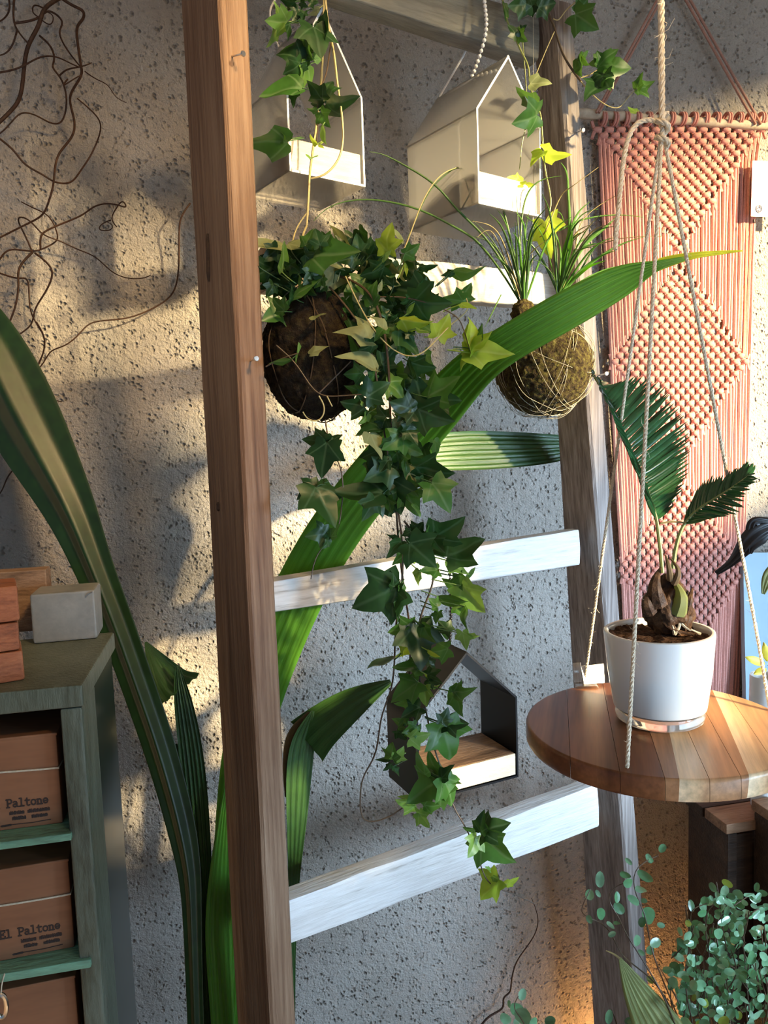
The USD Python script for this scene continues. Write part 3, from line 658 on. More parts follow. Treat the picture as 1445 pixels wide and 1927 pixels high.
def mpt(u, y, off=MOFF): return mac(ml(y) + (mr(y) - ml(y)) * u, y, off)
def inside(u, y):
    c = .5
    if 238 < y < 478: hw = .52 * (478 - y) / 240
    elif 490 < y < 860: hw = .47 * (1 - abs(y - 680) / 190)
    elif 915 < y < 1200: hw = .50 * (y - 905) / 165 if y < 1070 else .50 - .33 * (y - 1070) / 130
    else: return False
    return abs(u - c) < hw
for i in range(NC):
    u = (i + .5) / NC
    ys = np.arange(236, 1352, 6.0); seg, segs = [], []
    for y in ys:
        if inside(u, y):
            if len(seg) > 1: segs.append(seg)
            seg = []
        else: seg.append(y)
    if len(seg) > 1: segs.append(seg)
    for s in segs:
        s = [s[0] - 6] + s
        p = np.array([mpt(u + .0035 * math.sin(y * .013 + i * 2.3), y, MOFF + .0015 * math.sin(i * 1.7 + y * .02)) for y in s[::3] + [s[-1]]])
        obj("cord", tube(p, .0038, 6), "macrame_cotton", mz)
    if i % 3 == 1:                     # loop over the dowel
        a = mpt(u, 224, .03); k = np.linspace(-.55 * np.pi, 1.35 * np.pi, 14)
        obj("loop", cat([tube([a + dW * o + (nW * math.cos(x) + ZUP * math.sin(x)) * .0112 for x in k], .0026, 6) for o in (-.0027, .0027)]), "macrame_cotton", mz)
sph = trimesh.creation.icosphere(1, 1.0); SV, SF = np.array(sph.vertices), np.array(sph.faces)
ky, row, knots = 244.0, 0, []
while ky < 1200:
    n = 14
    for i in range(n + 1):
        u = (i + (.5 if row % 2 else 0)) / n
        if u <= 1 and (inside(u, ky)): knots.append((u, ky, row))
    ky += 11.2; row += 1
def knot(u, y, row):
    c = mpt(u, y, MOFF + .003); ww = (mr(y) - ml(y)) / 14 * 1.55 / FPX
    x, z = dW, ZUP
    ms = [(c + SV[:, :1] * x * ww * .42 + SV[:, 1:2] * nW * .0058 + SV[:, 2:3] * z * .0060, SF)]
    for s in (-1, 1):
        for t in (-1, 1):
            ms.append(tube([c + x * s * ww * .20 - nW * .001, c + x * s * ww * .34 + z * t * .0085 - nW * .003, c + x * s * ww * .46 + z * t * .0165 - nW * .002], .0036, 5))
    return cat(ms)
rest = []
for j, kk in enumerate(knots):
    if j < 300: obj("knot", knot(*kk), "macrame_cotton", mz)
    else: rest.append(knot(*kk))
if rest: obj("lower_knots", cat(rest), "macrame_cotton", mz, kind="stuff")

# white card pinned on the right edge of the macrame
cd = thing("paper_card", "white paper card with a small round dark mark at the macrame's right edge", "card", mac(1440, 355, .045))
ca, cb, cc = mac(1416, 302, .045), mac(1500, 306, .045), mac(1413, 407, .045)
obj("sheet", hexa([ca, cb, cb + (cc - ca), cc], [p - nW * .0012 for p in (ca, cb, cb + (cc - ca), cc)]), "white_card", cd, smooth=20)
cm_ = mac(1428, 393, .0455); th = np.linspace(0, 2 * np.pi, 30)
ringp = [cm_ + dW * .0062 * math.cos(a) + ZUP * .0072 * math.sin(a) for a in th]
obj("emblem", cat([tube(ringp, .0012, 6, caps=False), tube([cm_ + dW * .0005 + ZUP * .0045, cm_ + dW * .0035 + ZUP * .0015], .0017, 6), tube([cm_ - dW * .002 - ZUP * .0035, cm_ + dW * .002 - ZUP * .0045], .0014, 6), tube([cm_ - dW * .004 + ZUP * .001, cm_ - dW * .001 + ZUP * .0005], .0009, 6)]), "grey_ink", cd, label="round printed emblem")
clp = mac(1416, 413, .047)
obj("peg", rbox(clp, dW * .003, nW * .004, -ZUP * .007, .001), "black_acrylic", cd)

# ------------------------------------------------------------------ hanging tray on three ropes
TC = at(1235, 1359, .80); TR = 242 * .80 / FPX; TT = .0225
E1 = unit([1, 0, .012]); E2 = np.array([0, 1.0, 0]); EN = np.cross(E1, E2)          
TF = np.array([E1, E2, EN])
def tf(v): return np.asarray(v) @ TF
def tray_at(px, py): return on(px, py, (TC, EN))
tray = thing("hanging_tray", "round wooden tray hung from a jute rope with three strands, carrying the potted cycad", "hanging shelf", TC - EN * TT)
prof = [(0, -TT), (TR - .006, -TT), (TR - .002, -TT + .0012), (TR - .0004, -TT + .004), (TR, -TT * .5), (TR - .0003, -.004), (TR - .0012, -.0014), (TR - .0028, -.0003), (TR - .004, 0), (0, 0)]
_disc = m3.CrossSection([[(TR * math.cos(a), TR * math.sin(a)) for a in np.linspace(0, 2 * np.pi, 160, endpoint=False)]])
ta = math.radians(77); td, tx = np.array([math.cos(ta), math.sin(ta), 0]), np.array([math.sin(ta), -math.cos(ta), 0])
_v, _f = lathe(prof[1:-1] , 120)
_v = np.vstack([_v, [[0, 0, -TT], [0, 0, 0]]]); k_ = len(prof) - 2; nv = len(_v)
_f = np.vstack([_f, [[nv - 2, (i + 1) % 120, i] for i in range(120)], [[nv - 1, (k_ - 1) * 120 + i, (k_ - 1) * 120 + (i + 1) % 120] for i in range(120)]])
whole = m3.Manifold(m3.Mesh(np.asarray(_v, np.float32), np.asarray(_f, np.uint32)))
if whole.volume() < 0: whole = m3.Manifold(m3.Mesh(np.asarray(_v, np.float32), np.asarray(_f[:, ::-1], np.uint32)))
cuts = [-.2, -.092, -.048, -.010, .028, .056, .092, .2]
for k, (a, b) in enumerate(zip(cuts[:-1], cuts[1:])):
    bx_ = m3.Manifold.cube((.6, b - a - .0004, .2)).translate((-.3, a + .0002, -.1)).rotate((0, 0, 77 - 180))
    part = whole ^ bx_
    pv, pf = man(part)
    side = np.dot(pv.mean(0), tx)
    obj("stave", (tf(pv) + TC, pf), ("tray_red_shaded", "tray_red_shaded", "tray_red_shaded", "tray_brown", "tray_brown", "tray_brown", "tray_brown")[k] , tray, smooth=40)
def rope(name, pts, r, label=None, n=None, twist=3, fuzz=0.0, parent=tray, seed=0):
    p = spline(pts, n or 60 + 10 * len(pts))
    L = np.r_[0, np.cumsum(np.linalg.norm(np.diff(p, axis=0), axis=1))]
    n2 = int(max(20, L[-1] / (r * .9))); q = np.stack([np.interp(np.linspace(0, L[-1], n2), L, p[:, i]) for i in range(3)], 1)
    t = np.gradient(q, axis=0); t /= np.linalg.norm(t, axis=1, keepdims=True) + 1e-12
    a = np.cross(t, [0.3, 1.0, 0.1]); a /= np.linalg.norm(a, axis=1, keepdims=True); b = np.cross(t, a)
    s = np.linspace(0, L[-1], n2) / (r * 6.5) * 2 * np.pi; ms = []
    for k in range(twist):
        ph = s + k * 2 * np.pi / twist
        ms.append(tube(q + (a * np.cos(ph)[:, None] + b * np.sin(ph)[:, None]) * r * .45, r * .58, 6))
    rr = np.random.default_rng(seed + 3)
    for k in range(int(fuzz * L[-1])):
        i = rr.integers(0, n2); d = unit(rr.normal(size=3)); e = q[i] + d * r * rr.uniform(2.0, 4.5) + t[i] * r * rr.uniform(-4, 4)
        ms.append(tube([q[i], (q[i] + e) / 2 + rr.normal(size=3) * r * .6, e], [r * .10, r * .09, r * .05], 3, caps=False))
    obj(name, cat(ms), "jute", parent, label=label, smooth=50)
KN = on(1246, 240, (TC, np.array([0, 1.0, 0])))
KD = np.dot(KN - CAM, FWD)
top = np.array([KN[0] + .003, KN[1], 2.99])
rope("main_rope", [top, on(1244, 0, (TC, np.array([0, 1.0, 0]))), KN], .0034, n=120, fuzz=160, seed=1)
rope("rope_strand", [KN, (KN + tray_at(1180, 1445)) / 2, tray_at(1180, 1445)], .0021, fuzz=130, seed=2)
rope("rope_strand", [KN, tray_at(1099, 1290)], .0019, fuzz=110, seed=3)
rope("rope_strand", [KN, (KN + at(1430, 1226, .86)) / 2, at(1430, 1226, .86), tray_at(1449, 1338)], .0020, fuzz=110, seed=4)
kn = [KN + np.array([.0055 * math.cos(a * 2.2), .006 * math.sin(a * 2.2), .014 - .0055 * a]) for a in np.linspace(0, 6, 60)]
rope("rope_knot", kn, .0030, fuzz=60, seed=5)
rope("rope_tail", [KN + ZUP * .004, at(1225, 226, KD), at(1200, 232, KD), at(1182, 262, KD), at(1172, 310, KD), at(1166, 370, KD), at(1160, 430, KD), at(1158, 470, KD)], .0026, fuzz=160, seed=6)
obj("ceiling_hook", tube(spline([[top[0], top[1], 3.0], [top[0], top[1], 2.98], [top[0] + .012, top[1], 2.965], [top[0], top[1], 2.955]], 16), .003, 8), "metal", tray)

# ------------------------------------------------------------------ potted cycad
PB = tray_at(1241, 1352); PD = np.dot(PB - CAM, FWD)
rt, rb = 99.5 * PD / FPX, 84 * PD / FPX
ph = (at(1242, 1183, PD) - PB)[2] * 1.015
pot = thing("potted_cycad", "small cycad in a white pot with a clear glass foot, on the hanging tray", "potted plant", PB)
fz = .014
v, f = lathe([(0, fz), (rb * .93, fz), (rb * .985, fz + .002), (rb, fz + .006), (rb + (rt - rb) * .55, ph * .55), (rt - .0006, ph - .003), (rt - .0010, ph - .0008), (rt - .0022, ph), (rt - .0045, ph - .0002), (rt - .0058, ph - .002), (rt - .0060, ph - .006), (rt - .0065, ph * .7), (rb * .9, fz + .006), (0, fz + .006)], 96)
obj("pot", (tf(v) + PB, f), "white_ceramic", pot, smooth=40)
v, f = lathe([(0, 0.0004), (rb * .86, .0004), (rb * .93, .003), (rb * .955, .008), (rb * .93, fz - .0006), (0, fz - .0006)], 96)
obj("glass_foot", (tf(v) + PB, f), "clear_foot", pot, smooth=40, label="clear glass foot of the pot")
sz = ph - .009
g = trimesh.creation.cylinder(rt - .0066, .004, sections=64); g = g.subdivide().subdivide().subdivide(); gv = np.array(g.vertices)
up_ = gv[:, 2] > 0; gv[:, 2] += up_ * (meshkit.fbm(gv * [130, 130, 0] + 3, 3) - .35) * .009
obj("soil", (tf(gv + np.array([0, 0, sz - .001])) + PB, np.array(g.faces)), "soil", pot)
BB = at(1258, 1183, PD)
bw = 43 * PD / FPX; bhh = 108 * PD / FPX
ico = trimesh.creation.icosphere(4, 1.0); iv, iff = np.array(ico.vertices), np.array(ico.faces)
def blob(c, rx, ry, rz, amp, fr, seed, shape=None):
    n = meshkit.fbm(iv * fr + seed, 4) - .5
    v = iv * (1 + amp * n)[:, None] * [rx, ry, rz]
    if shape is not None: v[:, :2] *= shape(v[:, 2] / rz)[:, None]
    return v + c, iff
obj("bulb", blob(BB + ZUP * bhh * .42, bw * .95, bw * .9, bhh * .55, .5, 3.0, 5, lambda z: np.clip(1.05 - .35 * np.maximum(z, -.5), .3, 1.2)), "bulb_bark", pot)
for k, (a, b, c_, mt, w_) in enumerate((((1236, 1135), (1232, 1100), (1243, 1068), "bulb_bark", 17), ((1274, 1150), (1281, 1122), (1264, 1088), "broad_leaf_pale", 16), ((1222, 1150), (1216, 1130), (1222, 1112), "bulb_bark", 12), ((1290, 1150), (1296, 1130), (1303, 1108), "bulb_bark", 9), ((1262, 1090), (1258, 1065), (1252, 1045), "broad_leaf_dry", 6), ((1268, 1098), (1276, 1075), (1262, 1052), "broad_leaf_dry", 6))):
    p = spline([at(*a, PD - .018), at(*b, PD - .024), at(*c_, PD - .012)], 10)
    obj("leaf_scale", tube(p, np.linspace(w_ * 1.2, 1.5, 10) * PD / FPX, 8), mt, pot)
for k in range(6):
    a = rng.uniform(-1, 1, 3)
    p = [BB + np.array([a[0] * .012, -.016, .022]), BB + np.array([a[0] * .016 + .004, -.022, .010]), BB + np.array([a[1] * .02 + .004, -.026, .0])]
    obj("root", tube(spline(p, 8), .0016, 6), "thread" if k % 2 else "bulb_bark", pot)
def leaflet(a, b, wid, nrm, bend=.1):
    """slim blade from a to b"""
    n = 7; s = np.linspace(0, 1, n); ax = b - a; L = np.linalg.norm(ax); t = ax / L
    x = unit(np.cross(nrm, t)); nn = np.cross(t, x)
    prof = np.array([.45, .85, 1, 1, .85, .5, .05]) * wid / 2
    c = a + ax * s[:, None] - nn * (bend * L * s ** 2)[:, None]
    v = np.vstack([c - x * prof[:, None] - nn * wid * .22, c + nn * 0, c + x * prof[:, None] - nn * wid * .22])
    f = []
    for i in range(n - 1):
        for o in (0, n):
            f += [[o + i, o + n + i, o + n + i + 1], [o + i, o + n + i + 1, o + i + 1]]
    m = len(v); v2 = v - nn * .0006
    f = np.array(f); return np.vstack([v, v2]), np.vstack([f, f[:, ::-1] + m])
def frond(stem, rach, tipsA, tipsB, nl, wid, dz):
    r = spline([at(x, y, d) for x, y, d in stem + rach], 60)
    rr = np.linspace(4.2, 1.6, 60) * PD / FPX
    fp = obj("frond", tube(r, rr, 8), "green_stem", pot)
    ri = spline(rach, 200)
    for side, tips in ((0, tipsA), (1, tipsB)):
        tp = spline(tips, 200); 
        for k in range(nl[side]):
            s = (k + .5) / nl[side]; i = int(s * 199)
            a = at(*ri[i]); jt = rng.uniform(-2, 2, 2)
            b = at(tp[i][0] + jt[0], tp[i][1] + jt[1], ri[i][2] + dz[side] * (.8 + .4 * rng.random()))
            nrm = unit(CAM - a) + rng.normal(size=3) * .25 + np.array([.25, 0, .2]) * (1 if side == 0 else -1)
            obj("leaflet", leaflet(a, b, wid * PD / FPX, unit(nrm), rng.uniform(.0, .08)), "cycad_leaf", fp, smooth=60)
frond([(1246, 1078, PD), (1243, 1040, PD), (1239, 1005, PD)], [(1235, 978, PD), (1222, 935, PD + .005), (1200, 880, PD + .01), (1172, 810, PD + .015), (1140, 745, PD + .02), (1113, 702, PD + .024)],
      [(1268, 948), (1292, 905), (1302, 860), (1300, 812), (1284, 770), (1262, 735), (1232, 712), (1200, 705), (1172, 715), (1146, 720), (1126, 706)],
      [(1215, 930), (1190, 870), (1168, 820), (1146, 770), (1128, 725), (1112, 698)], (58, 34), 8.2, (.035, -.03))
frond([(1266, 1070, PD), (1271, 1035, PD), (1278, 1008, PD)], [(1287, 988, PD), (1310, 962, PD), (1342, 940, PD - .006), (1380, 916, PD - .012), (1412, 893, PD - .02)],
      [(1306, 938), (1324, 908), (1342, 896), (1362, 892), (1388, 880), (1410, 868), (1424, 870)],
      [(1330, 975), (1362, 972), (1392, 962), (1402, 930), (1418, 905), (1420, 890)], (36, 22), 7.5, (.02, -.03))
obj("dry_stalk", tube(spline([at(1243, 985, PD), at(1262, 982, PD), at(1290, 984, PD)], 10), .0011, 6), "dry_blade", pot)

# price tag
pt = thing("price_tag", "small blank white price tag in a clear clip on the tray beside the pot", "price tag", tray_at(1112, 1292))
pd_ = np.dot(tray_at(1112, 1290) - CAM, FWD)
q = [at(x, y, pd_ - .004) for x, y in ((1093, 1254), (1136, 1249), (1138, 1285), (1099, 1288))]
obj("card", hexa(q, [p + FWD * .002 for p in q]), "white_card", pt, smooth=20)
q = [at(x, y, pd_ + .004) for x, y in ((1079, 1248), (1093, 1247), (1094, 1283), (1081, 1284))]
obj("clip", hexa(q, [p + FWD * .0022 for p in q]), "acrylic", pt, smooth=20, label="clear plastic clip")
fb = tray_at(1103, 1294) - EN * .001
obj("foot", rbox(fb - [.012, .004, 0], [.026, 0, 0], [0, .012, 0], [0, 0, .004], .001), "acrylic", pt)

# things at the right edge
pl = thing("painted_panel", "pale blue painted panel leaning on the wall right of the macrame", "panel", wall_pt(1470, 1250, .05) * [1, 1, 0])
q = [wall_pt(x, y, o) for (x, y), o in zip(((1398, 1040), (1560, 1040), (1560, 1330), (1404, 1330)), (.03, .03, .07, .07))]
obj("sheet", hexa(q, [p - nW * .012 for p in q]), "blue_paint", pl, smooth=20)
q2 = [wall_pt(x, y, o) for (x, y), o in zip(((1400, 1330), (1560, 1330), (1560, 1900), (1410, 1900)), (.07, .07, .12, .12))]
obj("backing_board", hexa(q2, [p - nW * .012 for p in q2]), "dark_wood", pl, smooth=20)
dk = thing("dark_leaf_plant", "nearly black curled dried leaves at the right edge beside the macrame", "dried leaf", at(1450, 1030, 1.22))
obj("leaf", ribbon([(1348, 1080), (1375, 1062), (1402, 1035), (1430, 1008), (1465, 990)], [5, 8, 17, 22, 12], [1.27, 1.25, 1.22, 1.2, 1.2], pleats=3, amp=.006, tilt=.4, fold=.3, across=12), "dark_leaf", dk)
obj("leaf", ribbon([(1412, 1042), (1418, 1010), (1420, 985), (1450, 985)], [4, 12, 10, 8], [1.22, 1.21, 1.2, 1.2], pleats=3, amp=.004, tilt=.3, fold=.3, across=12), "dark_leaf", dk)
obj("leaf", ribbon([(1436, 1118), (1442, 1098), (1452, 1078), (1470, 1060)], [3, 9, 12, 8], [1.2, 1.2, 1.2, 1.2], pleats=3, amp=.002, across=12), "broad_leaf_pale", dk, label="yellow-green leaf tip")

# dark slatted wooden stand at the lower right
sp = (at(1374, 1548, 1.24), nW)
s0 = sp[0]
st = thing("wooden_stand", "dark stepped wooden crate stand under the hanging tray at the lower right", "stand", s0 * [1, 1, 0] + dW * .15)
def sbox(a, b, z0, z1, o0, o1, r=.002):
    P = s0 * [1, 1, 0] + dW * a - nW * o0 + ZUP * z0
    return rbox(P, dW * (b - a), -nW * (o1 - o0), ZUP * (z1 - z0), r)
z = s0[2]
obj("side_panel", sbox(-.004, .014, 0, z - .02, .0, .11), "dark_wood", st)
obj("top_board", sbox(-.01, .085, z - .018, z, -.004, .055), "stand_top_wood_lit", st)
obj("top_board", sbox(.09, .5, z - .020, z - .002, .0, .055), "dark_wood", st)
obj("top_board", sbox(-.01, .5, z - .020, z - .002, .06, .11), "dark_wood", st)
for k in range(3):
    obj("front_board", sbox(.014, .5, z - .14 - .12 * k, z - .03 - .12 * k, .012, .028), "dark_wood", st)
z2 = at(1440, 1600, 1.10)[2]
obj("step_board", sbox(.045, .5, z2 - .018, z2, -.10, .008), "stand_top_wood_lit", st)
obj("step_side", sbox(.045, .062, 0, z2 - .018, -.10, .0), "dark_wood", st)
obj("step_front", sbox(.062, .5, .05, z2 - .03, -.095, -.08), "dark_wood", st)

# white vase with a yellow flower, standing on the stand's top board behind the tray
vb = s0 + dW * .095 - nW * .03 - ZUP * .0005; vd = np.dot(vb - CAM, FWD)
vh = (at(1475, 1262, vd) - vb)[2]
vs = thing("flower_vase", "tall white vase with a yellow flower behind the hanging tray at its right", "vase", vb)
v, f = lathe([(0, 0), (.024, 0), (.026, .002), (.031, vh * .55), (.030, vh - .004), (.029, vh), (.027, vh - .002), (.026, vh * .5), (.02, .006), (0, .006)], 48)
obj("vase", (v + vb, f), "white_ceramic", vs)
for k, (a, b, w_) in enumerate((((1440, 1250), (1408, 1238), 15), ((1442, 1258), (1422, 1266), 13), ((1446, 1245), (1440, 1212), 14), ((1450, 1255), (1470, 1228), 14), ((1450, 1262), (1476, 1268), 14))):
    A, Bp = at(*a, vd - .03), at(*b, vd - .04)
    obj("petal", leaflet(A, Bp, w_ * vd / FPX, unit(CAM - A + np.array([.2, 0, .3 * k])), .12), "petal", vs, smooth=60)
obj("stem", tube(spline([vb + ZUP * .02, at(1466, 1300, vd), at(1458, 1262, vd - .01), at(1446, 1252, vd - .03)], 14), .0016, 6), "green_stem", vs)
obj("stem", tube(spline([at(1440, 1005, 1.21), at(1478, 1020, 1.215), at(1492, 1130, 1.225), s0 + dW * .105 - nW * .036 + ZUP * .13], 18), .002, 6), "twig_bark", dk)
# ------------------------------------------------------------------ broad pleated leaves
bp = thing("broad_leaf_plant", "tall plant with long pleated green strap leaves growing behind the ladder's left leg", "plant", at(420, 2120, 1.16) * [1, 1, 0])
obj("leaf", ribbon([(-90, 560), (-40, 640), (10, 745), (80, 875), (130, 970), (170, 1065), (210, 1165), (250, 1275), (290, 1390), (320, 1490), (340, 1570), (354, 1650), (360, 1752), (366, 1927), (370, 2080)],
    [50, 64, 74, 62, 48, 38, 34, 32, 31, 29, 27, 22, 18, 16, 15], 1.13, pleats=2, amp=.008, tilt=.35, fold=.45, n=70), "broad_leaf_dark", bp)
obj("leaf", ribbon([(400, 2060), (398, 1927), (388, 1752), (374, 1560), (358, 1400), (342, 1300), (334, 1252)], [16, 16, 17, 22, 22, 14, 3], 1.18, pleats=6, amp=.006, tilt=-.3, n=50), "broad_leaf", bp)
obj("leaf", ribbon([(336, 1300), (318, 1285), (296, 1248), (274, 1208)], [52, 44, 24, 2], [1.18, 1.19, 1.2, 1.21], pleats=6, amp=.006, tilt=.5, n=24), "broad_leaf", bp, label="bent-back pleated leaf tip")
obj("leaf", ribbon([(420, 2060), (420, 1927), (412, 1752), (418, 1600), (432, 1440)], [22, 22, 25, 17, 3], 1.15, pleats=5, amp=.004, tilt=.3, n=40), "broad_leaf_bright", bp)
obj("leaf", ribbon([(385, 2060), (382, 1927), (372, 1700), (352, 1500), (330, 1400)], [12, 13, 14, 12, 4], 1.20, pleats=4, amp=.004, tilt=-.5, n=40), "broad_leaf", bp)
BL = [(420, 2060), (430, 1800), (450, 1500), (482, 1330), (522, 1212), (568, 1108), (625, 1008), (688, 922), (752, 848), (825, 768), (890, 697), (950, 652), (1035, 602), (1115, 558), (1185, 522), (1232, 502), (1300, 484), (1395, 472)]
BW = [20, 30, 40, 46, 49, 50, 50, 50, 50, 46, 40, 36, 37, 35, 26, 11, 5, 1]
BD = [1.16, 1.17, 1.17, 1.165, 1.15, 1.14, 1.13, 1.11, 1.09, 1.05, 1.0, .97, .95, .94, .93, .92, .91, .90]
lf = obj("leaf", ribbon(BL[:-1], [w if i < 16 else 4 for i, w in enumerate(BW[:-1])], BD[:-1], pleats=7, amp=.005, tilt=.15, n=90), "broad_leaf_bright", bp, label="long leaf arching through the rungs to a yellow tip")
obj("leaf_tip", ribbon([(1212, 511), (1240, 498), (1300, 482), (1350, 476), (1398, 472)], [9, 11, 6.5, 4, 1], [.926, .921, .909, .904, .899], pleats=2, amp=.001, tilt=.15, n=24, across=8), "yellow_tip", lf, label="yellow leaf tip")
obj("leaf", ribbon([(440, 1700), (498, 1300), (566, 1116), (636, 1004), (700, 918), (768, 866), (850, 851), (930, 848), (1030, 845), (1090, 840)], [5, 6, 8, 11, 19, 32, 41, 40, 31, 20], [1.22, 1.22, 1.22, 1.23, 1.25, 1.28, 1.31, 1.33, 1.36, 1.38], pleats=8, amp=.008, tilt=-.5, n=60), "broad_leaf", bp)
obj("leaf", ribbon([(545, 2000), (552, 1680), (558, 1550), (564, 1440), (573, 1385), (589, 1338)], [10, 10, 19, 25, 20, 3], 1.20, pleats=4, amp=.003, tilt=.3, n=36), "broad_leaf", bp)
obj("leaf", ribbon([(577, 1395), (600, 1372), (660, 1326), (735, 1283)], [48, 42, 30, 5], [1.20, 1.195, 1.19, 1.18], pleats=4, amp=.002, tilt=-.2, n=30), "broad_leaf", bp, label="folded leaf end pointing right")
obj("leaf", ribbon([(540, 1500), (550, 1430), (568, 1385), (590, 1345)], [4, 18, 26, 12], [1.205, 1.21, 1.21, 1.205], pleats=3, amp=.002, tilt=.2, n=24), "broad_leaf_dry", bp, label="brown back of the folded leaf")
pb = thing("broad_leaf_plant", "pale yellow-green pleated leaf tip poking up before the right leg at the bottom", "plant", at(1240, 2000, .92) * [1, 1, 0])
obj("leaf", ribbon([(1330, 2160), (1268, 2000), (1240, 1940), (1214, 1895), (1188, 1848), (1166, 1802)], [55, 55, 46, 34, 19, 2], .92, pleats=7, amp=.006, tilt=.2, n=40), "broad_leaf_pale", pb)
obj("dry_tip", tube(spline([at(1166, 1804, .92), at(1154, 1795, .92), at(1140, 1789, .92)], 8), np.linspace(.0016, .0006, 8), 5), "dry_blade", pb)

# ------------------------------------------------------------------ ivy leaves
def ivy_outline(kind):
    if kind == "lobe": h = [(0, -.03), (.15, -.05), (.28, .07), (.34, .25), (.31, .46), (.22, .68), (.10, .88), (0, 1.02)]
    elif kind == "tri": h = [(0, .02), (.10, -.08), (.26, -.10), (.38, .00), (.42, .14), (.52, .32), (.40, .38), (.30, .46), (.23, .62), (.13, .83), (0, 1.03)]
    else: h = [(0, .02), (.10, -.09), (.25, -.16), (.42, -.16), (.41, .00), (.40, .10), (.53, .22), (.66, .44), (.47, .46), (.32, .50), (.27, .64), (.15, .86), (0, 1.04)]
    h = np.array(h, float)
    return np.vstack([h, h[-2:0:-1] * [-1, 1]])
OUT = {k: ivy_outline(k) for k in ("lobe", "tri", "full")}
def ivy_mesh(kind, seed):
    o = OUT[kind]; r = np.random.default_rng(seed); n = len(o)
    c = np.array([0, .22]); rings = [np.tile(c, (n, 1)) + (o - c) * s for s in (.34, .68, 1.0)]
    p = np.vstack([c[None]] + rings)
    f = [[0, 1 + i, 1 + (i + 1) % n] for i in range(n)]
    for k in (0, 1):
        a, b = 1 + k * n, 1 + (k + 1) * n
        for i in range(n):
            j = (i + 1) % n; f += [[a + i, b + i, b + j], [a + i, b + j, a + j]]
    x, y = p[:, 0], p[:, 1]
    fold, droop, wv = r.uniform(.15, .55), r.uniform(-.05, .30), r.uniform(.02, .06)
    z = fold * np.abs(x) * .7 - droop * np.clip(y, 0, 2) ** 2 - .25 * np.clip(np.abs(x) - .25, 0, 1) + wv * np.sin(7 * y + 5 * x + r.uniform(0, 6))
    side = 1 + .12 * r.uniform(-1, 1) * np.sign(x)
    return np.c_[x * side, y, z], np.array(f)[:, ::-1], p
def place_leaf(parent, b, t, db, dt, tone, w, seed, petiole=None, pr=.0008):
    r = np.random.default_rng(seed)
    B, T = at(*b, db), at(*t, dt)
    Y = T - B; L = np.linalg.norm(Y); Yn = Y / L
    V = unit(CAM - (B + T) / 2); V = unit(V - Yn * np.dot(V, Yn)); X = np.cross(Yn, V)
    sg = 1 if r.random() < .5 else -1; a = math.acos(min(1, w)) * sg
    X2 = X * math.cos(a) + V * math.sin(a); N2 = np.cross(X2, Yn)
    if np.dot(N2, V) < 0: N2 = -N2
    kind = "full" if w >= .8 else ("tri" if w > .62 else ("lobe" if r.random() < .65 else "tri"))
    v, f, uv = ivy_mesh(kind, seed); s = L / 1.03
    if np.dot(np.cross(X2, Yn), V) < 0: f = f[:, ::-1]
    P = B + s * (v[:, :1] * X2 + v[:, 1:2] * Yn + v[:, 2:3] * N2)
    if petiole is not None:
        q = spline([B, (B + petiole) / 2 + V * L * .08, petiole], 6); pv, pf = tube(q, pr, 5)
        f = np.vstack([f, pf + len(P)]); P = np.vstack([P, pv]); uv = np.vstack([uv, np.tile([0, .5], (len(pv), 1))])
    mt = {"d": "ivy_dark", "m": "ivy_mid", "l": "ivy_light", "y": "ivy_sunlit", "b": "ivy_back"}[tone]
    obj("leaf", (P, f), mt, parent, uv=uv)
def leaves(parent, org, sc, data, dep, spread, pet=None, seed=0, grow=1.28):
    """traced leaves: base, tip (in a crop's own coordinates), tone, how open; dep = depth as a function of the image point"""
    r = np.random.default_rng(seed)
    for i, e in enumerate(data):
        bx, by, tx, ty, tone, w = e; k = grow; bx, by, tx, ty = bx - (tx - bx) * (k - 1) * .35, by - (ty - by) * (k - 1) * .35, tx + (tx - bx) * (k - 1) * .65, ty + (ty - by) * (k - 1) * .65
        b, t = (org[0] + bx / sc, org[1] + by / sc), (org[0] + tx / sc, org[1] + ty / sc)
        d = dep(*b) + r.uniform(-spread, spread); L = math.hypot(t[0] - b[0], t[1] - b[1]) * d / FPX
        dt = d - r.uniform(-.2, .55) * L
        pp = None
        if pet is not None:
            q = pet(b); pp = q if np.linalg.norm(q - at(*b, d)) < .05 else None
        place_leaf(parent, b, t, d, dt, tone, w, seed * 1000 + i, pp)
D, Mt, Lt = "d", "m", "l"
